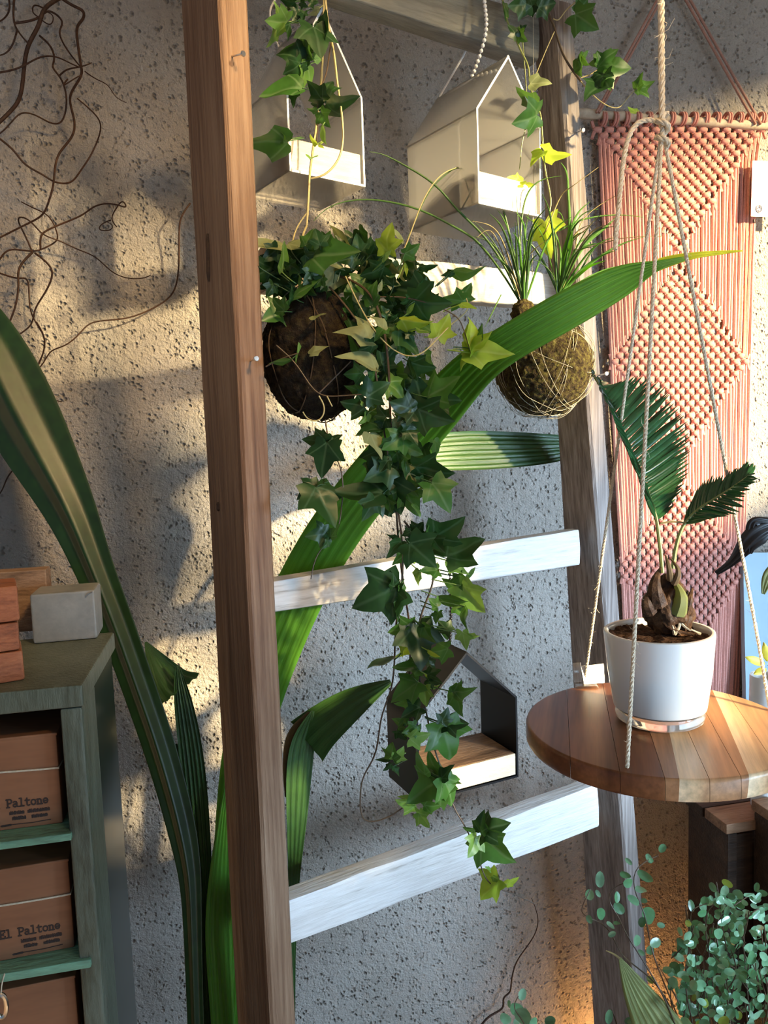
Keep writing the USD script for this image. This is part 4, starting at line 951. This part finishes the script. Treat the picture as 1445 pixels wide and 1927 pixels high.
W1 = [(330,230,80,150,'b',.4),(340,420,350,190,'l',.5),(290,240,180,330,D,1),(230,420,30,500,D,.9),(120,400,20,420,D,.6),(260,330,180,420,D,1),(420,200,620,200,'b',.4),(560,190,600,60,Mt,.8),(680,190,640,60,D,1),(740,200,700,90,Mt,.8),(950,220,770,60,'b',.5),(640,310,970,230,Mt,.7),(760,340,890,385,'b',.6),(840,430,1000,410,D,.5),(1040,260,1020,120,D,1),(1060,280,890,250,D,1),(1130,250,1250,180,D,.9),(1150,290,1260,290,D,.9),(1000,310,870,340,D,1),(860,430,720,610,'b',.8),(1080,540,930,600,Mt,.9),(985,640,1020,720,'b',1),(1150,720,1150,540,Mt,.7),(1290,240,1290,30,'y',.8),(1260,340,1320,250,'l',.5),(1420,170,1345,40,'b',.35),(470,660,640,500,Mt,.4),(510,570,480,470,'l',.4),(370,800,190,870,Mt,.9),(390,790,460,610,Mt,.5),(350,790,270,690,Mt,.8),(1130,1050,890,930,'b',.55),(1100,980,1000,840,'b',.6),(1260,950,1150,820,'b',.35),(480,1240,490,1100,'l',.6),(420,1230,250,1280,Mt,.35),(610,1180,730,1100,'b',.5),(610,870,720,820,'b',.3),(1030,1180,960,1010,Mt,.5),(1180,1310,890,1180,'b',.4),(1060,1360,920,1370,Mt,1),(1140,440,1260,370,D,.8),(1250,400,1080,480,D,.8),(1300,530,1400,560,D,.8),(260,560,220,660,D,.9),(330,560,250,620,D,.9),(420,300,480,240,D,.8),(560,300,640,380,D,.9),(420,380,500,440,D,.9),(620,440,560,540,D,.9),(340,500,420,560,D,.9),(600,300,540,220,D,.8),(520,380,600,460,D,.9),(880,200,830,120,D,.7),(480,480,380,520,D,.9),(700,500,640,580,D,.9),(560,560,640,640,D,.8)]
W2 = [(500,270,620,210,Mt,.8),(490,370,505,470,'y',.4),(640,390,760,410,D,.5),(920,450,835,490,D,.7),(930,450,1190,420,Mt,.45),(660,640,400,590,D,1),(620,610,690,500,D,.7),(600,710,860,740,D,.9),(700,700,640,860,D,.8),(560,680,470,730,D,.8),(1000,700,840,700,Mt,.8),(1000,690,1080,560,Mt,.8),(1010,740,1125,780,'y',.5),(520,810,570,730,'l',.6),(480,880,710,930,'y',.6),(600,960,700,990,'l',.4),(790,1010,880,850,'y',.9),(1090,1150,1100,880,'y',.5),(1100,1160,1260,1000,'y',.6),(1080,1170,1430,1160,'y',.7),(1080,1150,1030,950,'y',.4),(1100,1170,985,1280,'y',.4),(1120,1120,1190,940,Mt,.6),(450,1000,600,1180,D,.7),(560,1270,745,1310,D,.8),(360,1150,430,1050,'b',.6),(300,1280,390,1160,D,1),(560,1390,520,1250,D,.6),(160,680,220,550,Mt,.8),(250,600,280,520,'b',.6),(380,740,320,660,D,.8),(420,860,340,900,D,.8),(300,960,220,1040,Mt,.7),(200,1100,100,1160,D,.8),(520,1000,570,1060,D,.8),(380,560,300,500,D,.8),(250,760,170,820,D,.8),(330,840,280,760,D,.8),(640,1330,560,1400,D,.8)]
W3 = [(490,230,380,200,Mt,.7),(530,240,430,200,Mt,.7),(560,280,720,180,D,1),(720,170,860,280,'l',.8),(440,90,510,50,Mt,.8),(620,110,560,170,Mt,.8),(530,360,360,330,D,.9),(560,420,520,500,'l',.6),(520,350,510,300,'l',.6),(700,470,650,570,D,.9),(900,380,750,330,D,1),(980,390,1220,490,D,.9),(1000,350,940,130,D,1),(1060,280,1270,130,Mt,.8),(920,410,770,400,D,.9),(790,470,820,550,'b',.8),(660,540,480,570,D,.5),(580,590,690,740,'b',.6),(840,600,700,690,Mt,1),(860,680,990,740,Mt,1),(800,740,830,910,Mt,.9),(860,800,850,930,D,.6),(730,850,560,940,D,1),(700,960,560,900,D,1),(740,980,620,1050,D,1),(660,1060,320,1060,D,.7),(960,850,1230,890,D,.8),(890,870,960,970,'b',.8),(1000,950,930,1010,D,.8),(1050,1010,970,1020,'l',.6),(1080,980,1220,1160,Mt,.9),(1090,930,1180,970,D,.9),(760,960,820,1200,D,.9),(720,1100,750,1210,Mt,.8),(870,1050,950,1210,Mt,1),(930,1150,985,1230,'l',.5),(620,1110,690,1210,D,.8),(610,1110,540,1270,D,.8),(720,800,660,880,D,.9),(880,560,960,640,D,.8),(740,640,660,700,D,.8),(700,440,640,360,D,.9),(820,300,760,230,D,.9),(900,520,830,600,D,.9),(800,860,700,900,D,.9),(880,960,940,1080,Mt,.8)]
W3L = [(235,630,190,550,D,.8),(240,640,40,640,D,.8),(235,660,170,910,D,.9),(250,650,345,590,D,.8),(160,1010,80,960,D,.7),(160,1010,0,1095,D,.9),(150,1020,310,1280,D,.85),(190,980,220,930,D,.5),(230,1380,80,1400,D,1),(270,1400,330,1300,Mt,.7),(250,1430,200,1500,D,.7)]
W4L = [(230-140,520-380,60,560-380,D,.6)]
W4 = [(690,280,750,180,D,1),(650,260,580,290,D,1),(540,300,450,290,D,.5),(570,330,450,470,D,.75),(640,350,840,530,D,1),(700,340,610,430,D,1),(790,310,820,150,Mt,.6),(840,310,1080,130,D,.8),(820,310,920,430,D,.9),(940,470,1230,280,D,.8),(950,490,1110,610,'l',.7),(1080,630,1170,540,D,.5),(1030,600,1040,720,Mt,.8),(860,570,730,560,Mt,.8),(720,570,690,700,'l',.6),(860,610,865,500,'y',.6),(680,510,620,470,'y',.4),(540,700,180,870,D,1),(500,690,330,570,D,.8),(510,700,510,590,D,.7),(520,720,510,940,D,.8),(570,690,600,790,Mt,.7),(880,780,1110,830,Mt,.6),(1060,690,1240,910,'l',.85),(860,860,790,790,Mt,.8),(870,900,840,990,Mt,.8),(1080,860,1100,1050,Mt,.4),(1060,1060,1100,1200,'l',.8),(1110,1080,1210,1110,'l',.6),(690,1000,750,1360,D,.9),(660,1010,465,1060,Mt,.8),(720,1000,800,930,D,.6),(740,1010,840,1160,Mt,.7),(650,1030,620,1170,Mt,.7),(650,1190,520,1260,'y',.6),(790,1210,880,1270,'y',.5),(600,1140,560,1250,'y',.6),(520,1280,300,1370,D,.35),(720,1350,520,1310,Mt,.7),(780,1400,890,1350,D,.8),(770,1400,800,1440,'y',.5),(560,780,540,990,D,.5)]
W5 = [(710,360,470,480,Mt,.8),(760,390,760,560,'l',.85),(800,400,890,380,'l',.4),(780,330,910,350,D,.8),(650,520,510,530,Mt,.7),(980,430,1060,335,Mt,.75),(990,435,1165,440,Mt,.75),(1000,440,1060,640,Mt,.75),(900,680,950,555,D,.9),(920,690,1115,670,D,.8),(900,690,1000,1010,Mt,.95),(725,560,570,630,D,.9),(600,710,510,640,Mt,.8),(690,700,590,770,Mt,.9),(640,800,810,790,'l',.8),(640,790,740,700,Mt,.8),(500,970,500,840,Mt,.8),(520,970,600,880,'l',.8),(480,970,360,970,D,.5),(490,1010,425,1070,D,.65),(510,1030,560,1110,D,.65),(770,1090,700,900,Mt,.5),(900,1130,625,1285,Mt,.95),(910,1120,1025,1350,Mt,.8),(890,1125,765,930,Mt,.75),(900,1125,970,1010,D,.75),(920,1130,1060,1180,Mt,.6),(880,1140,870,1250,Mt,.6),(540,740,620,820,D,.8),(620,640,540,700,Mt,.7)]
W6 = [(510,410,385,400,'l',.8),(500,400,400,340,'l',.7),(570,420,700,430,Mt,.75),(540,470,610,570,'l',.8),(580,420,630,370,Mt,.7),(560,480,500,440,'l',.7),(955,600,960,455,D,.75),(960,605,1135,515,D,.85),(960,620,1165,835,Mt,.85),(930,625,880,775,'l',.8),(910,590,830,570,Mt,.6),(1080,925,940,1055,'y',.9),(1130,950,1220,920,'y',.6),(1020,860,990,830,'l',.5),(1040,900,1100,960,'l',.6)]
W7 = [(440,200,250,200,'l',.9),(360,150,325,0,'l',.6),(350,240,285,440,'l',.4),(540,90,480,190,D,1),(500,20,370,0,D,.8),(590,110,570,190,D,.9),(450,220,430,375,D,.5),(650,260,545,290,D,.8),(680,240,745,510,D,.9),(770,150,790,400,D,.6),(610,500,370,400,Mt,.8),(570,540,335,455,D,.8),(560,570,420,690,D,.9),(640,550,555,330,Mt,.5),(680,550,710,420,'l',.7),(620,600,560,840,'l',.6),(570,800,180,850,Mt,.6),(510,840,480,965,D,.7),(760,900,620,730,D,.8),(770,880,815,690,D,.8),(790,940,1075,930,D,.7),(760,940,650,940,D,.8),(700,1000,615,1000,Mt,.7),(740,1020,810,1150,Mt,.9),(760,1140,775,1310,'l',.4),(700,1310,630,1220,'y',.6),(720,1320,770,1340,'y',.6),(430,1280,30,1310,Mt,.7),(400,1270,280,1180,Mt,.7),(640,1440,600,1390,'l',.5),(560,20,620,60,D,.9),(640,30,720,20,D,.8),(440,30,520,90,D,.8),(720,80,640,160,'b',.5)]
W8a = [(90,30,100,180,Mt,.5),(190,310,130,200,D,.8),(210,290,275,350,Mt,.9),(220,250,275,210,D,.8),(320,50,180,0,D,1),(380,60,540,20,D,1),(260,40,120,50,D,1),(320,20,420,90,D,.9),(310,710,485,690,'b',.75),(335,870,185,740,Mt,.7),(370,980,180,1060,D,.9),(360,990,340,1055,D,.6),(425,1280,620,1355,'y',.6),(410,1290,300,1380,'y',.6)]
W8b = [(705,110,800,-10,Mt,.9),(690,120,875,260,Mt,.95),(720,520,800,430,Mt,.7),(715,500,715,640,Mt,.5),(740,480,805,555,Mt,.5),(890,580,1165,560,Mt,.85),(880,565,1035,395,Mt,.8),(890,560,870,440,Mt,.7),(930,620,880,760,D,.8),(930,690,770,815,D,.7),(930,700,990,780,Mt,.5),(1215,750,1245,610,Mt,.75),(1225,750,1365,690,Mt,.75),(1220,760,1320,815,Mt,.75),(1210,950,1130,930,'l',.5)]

# --- ivy moss ball
DB = 1.015
BC = at(592, 668, DB)
ivy = thing("ivy_moss_ball", "dark moss ball of trailing ivy hanging on a cord behind the ladder's left leg", "hanging plant", BC)
def ball(c, r, seed, sub=6, amp=.10, rz=1.0):
    s = trimesh.creation.icosphere(sub - 1, 1.0); v = np.array(s.vertices)
    n = (meshkit.fbm(v * 2.2 + seed, 3) - .5) * amp * 1.3 + (meshkit.fbm(v * 11 + seed, 3) - .5) * amp * 1.2
    return v * (1 + n)[:, None] * [r, r, r * rz] + c, np.array(s.faces)
obj("moss_ball", ball(BC, .070, 4, rz=1.25), "shaded_moss", ivy)
def wraps(parent, c, r, n, seed, mt, rad=.0009, rz=1.0, part="twine"):
    rr = np.random.default_rng(seed)
    for k in range(n):
        a = unit(rr.normal(size=3) * [1, 1, .45]); u = unit(np.cross(a, [.2, .3, 1])); w = np.cross(a, u); off = rr.uniform(-.35, .35)
        th = np.linspace(0, 2 * np.pi, 60); rad_ = math.sqrt(1 - off * off)
        q = np.array([(u * math.cos(x) * rad_ + w * math.sin(x) * rad_ + a * off) for x in th])
        q *= (1.035 + .03 * np.sin(th * 7 + k) + .02 * rr.normal(size=60).cumsum() * .2)[:, None]
        obj(part, tube(q * [r, r, r * rz] + c, rad, 5, caps=False), mt, parent)
wraps(ivy, BC, .070, 3, 3, "brown_stem", .0008, 1.25, part="twine")
CR = at(578, 440, DB - .02)
obj("cord", cat([tube(spline([at(577, 425, 1.0), at(581, 360, 1.0), at(583, 325, 1.0), at(600, 200, 1.0), at(608, 60, 1.0), at(612, -120, 1.0)], 60), .0016, 6), tube(spline([at(578, 400, 1.0), at(556, 435, 1.0), at(545, 500, 1.0)], 12), .0011, 5), tube(spline([at(577, 425, 1.0), at(568, 450, .99), at(562, 500, .99)], 12), .0013, 5)]), "pale_stem", ivy, label="pale cord")
def stem(parent, pts, r0, r1, mt="brown_stem"):
    p = spline([at(*q) for q in pts], 14 * len(pts)); obj("stem", tube(p, np.linspace(r0, r1, len(p)), 6), mt, parent)
stem(ivy, [(640, 520, .97), (700, 560, .94), (730, 680, .95), (735, 800, .97), (742, 900, .98), (747, 980, .985), (752, 1040, .985), (762, 1120, .985), (772, 1200, .985), (770, 1300, .985), (782, 1400, .985), (790, 1480, .985)], .0017, .0011)
stem(ivy, [(620, 540, .96), (690, 640, .945), (715, 760, .96), (738, 900, .97), (758, 1060, .975), (745, 1180, .98), (737, 1290, .985), (718, 1350, .985), (705, 1420, .985), (685, 1460, .985), (678, 1500, .985), (684, 1540, .985), (700, 1546, .985), (735, 1535, .985), (770, 1510, .985)], .0014, .0009)
stem(ivy, [(760, 980, .975), (815, 1080, .975), (795, 1150, .975), (785, 1240, .98), (800, 1330, .98), (815, 1400, .98), (838, 1470, .98), (855, 1520, .98), (873, 1552, .98), (895, 1600, .98), (905, 1630, .98), (922, 1662, .98), (960, 1680, .98), (1005, 1700, .98)], .0015, .0007)
stem(ivy, [(612, 790, .97), (620, 830, .965), (640, 880, .96), (645, 920, .96), (642, 960, .96), (632, 1000, .96), (600, 1040, .96), (585, 1090, .96)], .0011, .0007)
stem(ivy, [(650, 520, .95), (720, 640, .94), (770, 670, .94), (800, 660, .94), (850, 610, .945), (880, 580, .945), (868, 545, .95)], .0010, .0007, "pale_stem")
stem(ivy, [(700, 560, .94), (760, 560, .94), (830, 580, .94), (862, 600, .94), (872, 620, .94), (885, 660, .94)], .0010, .0007)
stem(ivy, [(760, 470, .96), (772, 440, .97), (800, 370, 1.0), (830, 330, 1.02), (858, 316, 1.05)], .0009, .0006, "pale_stem")
for a in ([(520, 650), (560, 690), (600, 740), (640, 745), (680, 742)], [(500, 690), (530, 675), (560, 665)], [(600, 745), (610, 770), (600, 790), (580, 788), (570, 775)], [(600, 740), (640, 700), (660, 680)], [(615, 745), (625, 765)]):
    stem(ivy, [(x, y, .935) for x, y in a], .0010, .0008, "pale_stem" if a[0][1] == 745 else "brown_stem")
crown = lambda x, y: .955 + .02 * math.sin(x * .05) - .02 * (y > 560)
root_ = lambda b: at(b[0] * .7 + 620 * .3, b[1] * .75 + 600 * .25, .965)
leaves(ivy, (460, 420), 4.817, W1, crown, .018, root_, 1)
leaves(ivy, (660, 420), 4.817, W2, lambda x, y: .945, .015, lambda b: at(b[0] * .8 + 700 * .2, b[1] * .8 + 640 * .2, .95), 2)
vine = lambda b: at(np.interp(b[1], [600, 900, 1100, 1300, 1500], [715, 742, 765, 765, 790]) * .55 + b[0] * .45, b[1] - 12, .97)
leaves(ivy, (560, 680), 4.25, W3, lambda x, y: .955, .015, vine, 3, 1.18)
leaves(ivy, (560, 680), 4.25, W3L, lambda x, y: .955, .006, lambda b: at(b[0] * .6 + 640 * .4, b[1] - 6, .96), 4, 1.1)
leaves(ivy, (620, 940), 4.25, W4, lambda x, y: .965, .012, vine, 5, 1.02)
leaves(ivy, (620, 1200), 4.25, W5, lambda x, y: .965, .012, vine, 6, 1.0)
leaves(ivy, (640, 1400), 3.6125, W6, lambda x, y: .972, .008, None, 7, 1.02)

def fill(parent, poly, n, lo, hi, dep, seed, tones):
    r = np.random.default_rng(seed); P = Polygon(poly); b = P.bounds; out = []
    from shapely.geometry import Point as Pt
    while len(out) < n:
        x, y = r.uniform(b[0], b[2]), r.uniform(b[1], b[3])
        if not P.contains(Pt(x, y)): continue
        a, L = r.normal(math.pi * .5, 1.0), r.uniform(lo, hi)
        out.append((x - .4 * L * math.cos(a), y - .4 * L * math.sin(a), x + .6 * L * math.cos(a), y + .6 * L * math.sin(a), tones[r.integers(0, len(tones))], r.uniform(.6, 1)))
    leaves(parent, (0, 0), 1.0, out, dep, .014, None, seed, 1.0)
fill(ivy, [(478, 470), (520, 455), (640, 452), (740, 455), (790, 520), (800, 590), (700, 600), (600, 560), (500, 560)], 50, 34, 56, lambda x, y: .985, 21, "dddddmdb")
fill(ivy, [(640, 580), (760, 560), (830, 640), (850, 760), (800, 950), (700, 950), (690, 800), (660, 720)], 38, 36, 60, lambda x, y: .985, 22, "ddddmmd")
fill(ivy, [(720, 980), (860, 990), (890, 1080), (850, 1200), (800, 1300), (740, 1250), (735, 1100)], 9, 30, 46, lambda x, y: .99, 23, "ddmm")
# --- ivy strands from above
DA = .985
iv2 = thing("ivy_strand", "ivy strand hanging down before the clear bird house at the ladder's left leg", "ivy", at(600, 150, DA))
stem(iv2, [(600, -150, DA), (612, 0, DA), (618, 50, DA), (628, 100, DA), (634, 150, DA), (641, 200, DA), (645, 240, DA), (643, 280, DA), (630, 310, DA), (607, 330, DA), (585, 336, DA)], .0022, .0012, "pale_stem")
stem(iv2, [(625, 70, DA), (620, 100, DA), (613, 140, DA), (600, 180, DA), (598, 230, DA), (595, 270, DA)], .0011, .0007, "brown_stem")
leaves(iv2, (450, 0), 4.817, W7, lambda x, y: DA - .012, .014, lambda b: at(b[0] * .6 + 620 * .4, b[1] - 6, DA), 8, 1.05)
DV = 1.10
iv3 = thing("ivy_strand", "ivy strands draped from the top rung over the ladder's right leg", "ivy", at(1000, 100, DV))
S8 = lambda l, d: [(930 + x / 4.516, y / 4.516, d) for x, y in l]
stem(iv3, S8([(60, -300), (80, 60), (140, 250), (190, 350), (230, 440), (285, 560), (300, 680), (330, 820), (390, 970), (405, 1100), (420, 1300), (435, 1450), (480, 1700), (470, 1800)], DV), .0016, .0010, "green_stem")
stem(iv3, S8([(430, -200), (450, 80), (500, 210), (560, 400), (640, 560), (735, 690)], DV + .03), .0018, .0016, "brown_stem")
stem(iv3, S8([(720, 0), (600, 100), (540, 170), (500, 160)], DV + .03), .0010, .0008, "pale_stem")
stem(iv3, S8([(510, 270), (430, 450), (350, 640), (300, 740)], DV + .02), .0008, .0007, "pale_stem")
stem(iv3, S8([(735, 660), (820, 630), (900, 570)], DV + .03), .0009, .0007, "pale_stem")
stem(iv3, S8([(735, 690), (900, 860), (1050, 915), (1120, 850), (1210, 750)], DV + .03), .0008, .0006, "pale_stem")
stem(iv3, S8([(240, 340), (270, 1050), (240, 1200), (215, 1440)], DV + .01), .0009, .0007, "green_stem")
leaves(iv3, (930, 0), 4.516, W8a, lambda x, y: DV - .01, .012, None, 9, 1.05)
leaves(iv3, (930, 0), 4.516, W8b, lambda x, y: DV + .02, .008, None, 10, 1.05)
leaves(iv3, (860, 280), 3.6125, [(600, 510, 600, 690, 'y', .8), (590, 540, 650, 620, 'y', .6), (430, 230, 350, 200, 'y', .7), (430, 250, 510, 240, 'y', .7), (420, 240, 420, 310, 'y', .5)], lambda x, y: DV, .004, None, 11)

# ------------------------------------------------------------------ grass moss ball
D2 = 1.10
C2 = at(1022, 688, D2); R2 = 90 * D2 / FPX
gr = thing("grass_moss_ball", "brown and green moss ball with grassy leaves hanging before the ladder's right leg", "hanging plant", C2)
obj("moss_ball", ball(C2, R2, 9, rz=1.05), "moss", gr)
wraps(gr, C2, R2, 16, 11, "moss_thread", .00042, 1.05)
for px, py in ((985, 590), (1045, 590)):
    obj("root_crown", ball(at(px, py, D2 - .005), .018, px, 4, .3, 1.1), "moss", gr)
obj("hanging_line", tube(spline([at(1000, 600, D2), at(1004, 300, D2 + .02), at(1003, 30, D2 + .06)], 10), .0004, 4), "thread", gr)
G = [([(455,1080),(420,850),(360,600),(300,380),(210,220),(150,155),(80,135),(0,130),(-30,140),(-165,260),(-255,430),(-340,610)], 9, 0), ([(440,1060),(330,880),(200,700),(100,600),(0,540),(-215,430),(-435,365),(-650,345),(-865,395),(-975,490)], 10, 0), ([(430,1050),(350,850),(170,580),(0,410),(-145,250),(-360,110),(-505,38),(-595,20)], 10, 0),
     ([(460,1080),(440,800),(420,600),(405,320)], 8, 0), ([(470,1080),(475,800),(490,600),(540,480),(620,390)], 10, 0), ([(465,1070),(430,700),(450,400),(500,270),(580,210),(710,185)], 8, 0), ([(450,1050),(410,800),(400,640),(395,500)], 9, 0), ([(445,1060),(380,850),(300,760),(250,720)], 10, 0), ([(470,1080),(430,900),(390,800),(370,640)], 12, 0), ([(460,1085),(450,900),(470,760),(480,640)], 10, 0),
     ([(680,1000),(720,700),(760,560),(755,300),(740,150),(705,95)], 12, 1), ([(690,1000),(740,760),(770,640),(780,560)], 22, 1), ([(700,990),(800,750),(900,620),(1000,540),(1080,465)], 17, 1), ([(700,990),(790,850),(900,700),(1000,620)], 9, 1), ([(720,960),(850,820),(980,730),(1080,690)], 10, 1), ([(690,980),(730,850),(850,680),(980,640)], 12, 1), ([(680,1000),(650,860),(560,770),(500,750)], 4, 0), ([(690,990),(760,600),(860,440),(960,410)], 6, 1), ([(700,960),(780,640),(860,560),(930,490)], 5, 2),
     ([(690,560),(830,490),(960,460),(1100,450),(1265,465)], 7, 1), ([(800,690),(1000,640),(1150,605),(1400,595)], 4, 2), ([(300,990),(230,1130),(190,1210)], 6, 0), ([(440,790),(520,690),(640,600)], 5, 2), ([(560,600),(600,560),(700,330),(760,270),(960,125)], 6, 2), ([(690,990),(700,800),(690,640),(640,450),(690,430),(730,540)], 8, 1), ([(710,970),(860,830),(920,790),(1010,760)], 12, 1), ([(700,1000),(820,860),(960,650),(1090,600)], 8, 0), ([(450,1060),(330,760),(230,560),(140,600)], 5, 2), ([(690,990),(800,700),(860,480),(1060,330),(1090,315)], 4, 2)]
gq = np.random.default_rng(31)
for k in range(30):
    bx, by, hi = ((455, 1080, -1), (690, 990, 1))[k % 2]
    L, an = gq.uniform(380, 720), (gq.normal(-.08, .28) if k % 2 == 0 else gq.normal(.38, .34))
    ex_, ey_ = bx + L * math.sin(an), by - L * math.cos(an)
    dr = gq.uniform(0, .35) * L
    G.append(([(bx + gq.uniform(-14, 14), by), (bx + (ex_ - bx) * .3, by + (ey_ - by) * .42), (bx + (ex_ - bx) * .7, by + (ey_ - by) * .82), (ex_ + dr * .3 * np.sign(an), ey_ + dr * .25)], gq.uniform(5, 12), int(gq.choice([0, 0, 0, 1, 1, 2]))))
for i, (l, wpx, tn) in enumerate(G):
    pxs = [(860 + x / 3.6125, 280 + y / 3.6125) for x, y in l]
    n = len(pxs); far = i in (0, 1, 2)
    ds = np.linspace(D2, D2 - .05 + .03 * math.sin(i * 2.7), n)
    hw = np.interp(np.linspace(0, 1, n), [0, .3, .7, 1], [.8, 1, .75, .15]) * wpx / 3.6125 * .8
    obj("blade", ribbon(pxs, hw, ds, pleats=1, amp=.0006, across=4, n=26, fold=.3, thick=.0004, tilt=.2 * math.sin(i)), ("grass_blade", "broad_leaf_bright", "dry_blade")[tn], gr)

# ------------------------------------------------------------------ small round-leaved wire vine, lower right
wv = thing("wire_vine_plant", "bushy wire vine with many small round bluish green leaves in the lower right corner", "plant", at(1360, 2050, .95) * [1, 1, 0])
DW_ = .95
def oval(a, b, wr, seed):
    r = np.random.default_rng(seed)
    A, B = at(*a), at(*b); Y = B - A; L = np.linalg.norm(Y); Y = Y / L
    V = unit(CAM - A + r.normal(size=3) * .35); V = unit(V - Y * np.dot(V, Y)); X = np.cross(Y, V)
    n = 12; th = np.arange(n) * 2 * np.pi / n
    o = np.c_[np.sin(th) * .5 * wr, .5 - .5 * np.cos(th)]
    p = np.vstack([[0, .5], o * .55 + [0, .225], o])
    z = .22 * np.abs(p[:, 0]) + r.uniform(-.1, .15) * p[:, 1] ** 2
    v = A + L * (p[:, :1] * X + p[:, 1:] * Y + z[:, None] * V)
    f = [[0, 1 + (i + 1) % n, 1 + i] for i in range(n)] + sum([[[1 + i, 1 + (i + 1) % n, 13 + (i + 1) % n], [1 + i, 13 + (i + 1) % n, 13 + i]] for i in range(n)], [])
    return v, np.array(f)
ex = [(300,435,305,325),(230,520,235,440),(275,450,305,500),(330,640,280,580),(245,680,215,620),(460,400,525,405),(420,540,415,460),(465,610,400,540),(500,370,450,315),(570,310,650,385),(555,420,605,475),(490,490,570,550),(580,520,625,530),(590,585,670,660),(655,270,620,205),(710,195,745,140),(640,230,660,265),(520,280,475,235),(690,685,745,695),(575,700,605,640),(400,705,345,680),(405,660,430,690),(360,765,410,735),(645,830,715,790),(560,830,545,755),(640,890,650,825),(605,895,560,855),(930,600,915,515),(975,560,1035,560),(1050,400,1090,465),(1130,385,1205,430),(1110,520,1095,460),(1205,470,1245,515),(1320,480,1375,540),(1090,600,1140,660),(850,760,855,700),(825,780,895,845),(1340,640,1385,590),(1420,590,1445,560),(620,1040,670,1080),(770,1130,800,1080),(870,1090,925,1150),(900,1120,860,1080),(355,1362,375,1260),(500,1362,540,1305),(470,1350,530,1330),(800,900,870,915),(900,960,960,900),(1080,1020,1060,960),(1100,1010,1140,980)]
EX = [((1045 + a / 3.6125, 1550 + b / 3.6125), (1045 + c_ / 3.6125, 1550 + d / 3.6125)) for a, b, c_, d in ex]
EX += [((880 + a / 6.02, 1780 + b / 6.02), (880 + c_ / 6.02, 1780 + d / 6.02)) for a, b, c_, d in ((595,615,640,485),(500,650,610,780),(385,760,475,890),(590,870,675,680),(870,860,1000,840),(700,880,790,840),(480,620,470,690),(520,880,600,830))]
poly = Polygon([(1262, 1800), (1285, 1745), (1330, 1700), (1370, 1680), (1470, 1672), (1470, 1960), (1290, 1960), (1270, 1890)])
from shapely.geometry import Point
r_ = np.random.default_rng(5); cand = []
while len(cand) < 450:
    x, y = r_.uniform(1255, 1475), r_.uniform(1665, 1965)
    if not poly.contains(Point(x, y)): continue
    a = r_.uniform(0, 2 * np.pi); L = r_.uniform(12, 20)
    cand.append(((x, y), (x + L * math.cos(a), y + L * math.sin(a)), r_.uniform(-.07, .08)))
cand.sort(key=lambda c: c[2])
n_part = 0; rest = []
def vine_leaf(a, b, d, seed):
    r = np.random.default_rng(seed); dd = d + r.uniform(-.012, .012)
    return oval((*a, d), (*b, dd), r.uniform(.52, .76), seed)
for i, (a, b) in enumerate(EX):
    obj("leaf", vine_leaf(a, b, DW_ + .03 * math.sin(i), i), "round_leaf_yellow" if i in (30, 39) else "round_leaf", wv, smooth=True); n_part += 1
for i, (a, b, dz) in enumerate(cand):
    m = vine_leaf(a, b, DW_ + dz, 500 + i)
    if n_part < 300: obj("leaf", m, "round_leaf_yellow" if i % 23 == 5 else "round_leaf", wv, smooth=True); n_part += 1
    else: rest.append(m)
obj("inner_leaves", cat(rest), "round_leaf", wv, smooth=True, kind="stuff")
sr = np.random.default_rng(8)
ST = [[(1300,1990),(1240,1860),(1165,1788),(1140,1745),(1105,1725),(1098,1700),(1112,1672)],[(1290,1990),(1235,1850),(1180,1760),(1160,1720),(1146,1690),(1160,1668),(1175,1662)],[(1300,1990),(1262,1880),(1225,1780),(1212,1720),(1196,1680),(1196,1640),(1238,1610)],[(1320,1990),(1290,1830),(1302,1760),(1302,1715),(1330,1700)],[(1350,1990),(1335,1800),(1330,1720),(1350,1690),(1348,1660)],[(1380,1990),(1360,1830),(1350,1740),(1380,1705),(1412,1684)],[(1420,1990),(1405,1850),(1400,1760),(1415,1718),(1445,1704)],[(1330,1990),(1262,1858),(1240,1820)],[(1345,1990),(1266,1900),(1263,1850)],[(1000,1990),(985,1925),(968,1893),(978,1870)],[(1170,1990),(1160,1927),(1150,1900)]]
for l in ST:
    p = spline([at(x, y, DW_ + sr.uniform(-.03, .03)) for x, y in l], 40)
    obj("stem", tube(p, np.linspace(.0011, .0006, 40), 5), "brown_stem", wv)
for k in range(40):
    x, y = sr.uniform(1280, 1450), sr.uniform(1700, 1927)
    p = spline([at(x + sr.uniform(-40, 40), y + 90, DW_ + .02), at(x + sr.uniform(-15, 15), y + 45, DW_ - .01), at(x, y, DW_ - .02)], 14)
    obj("stem", tube(p, .0008, 5), "brown_stem", wv)
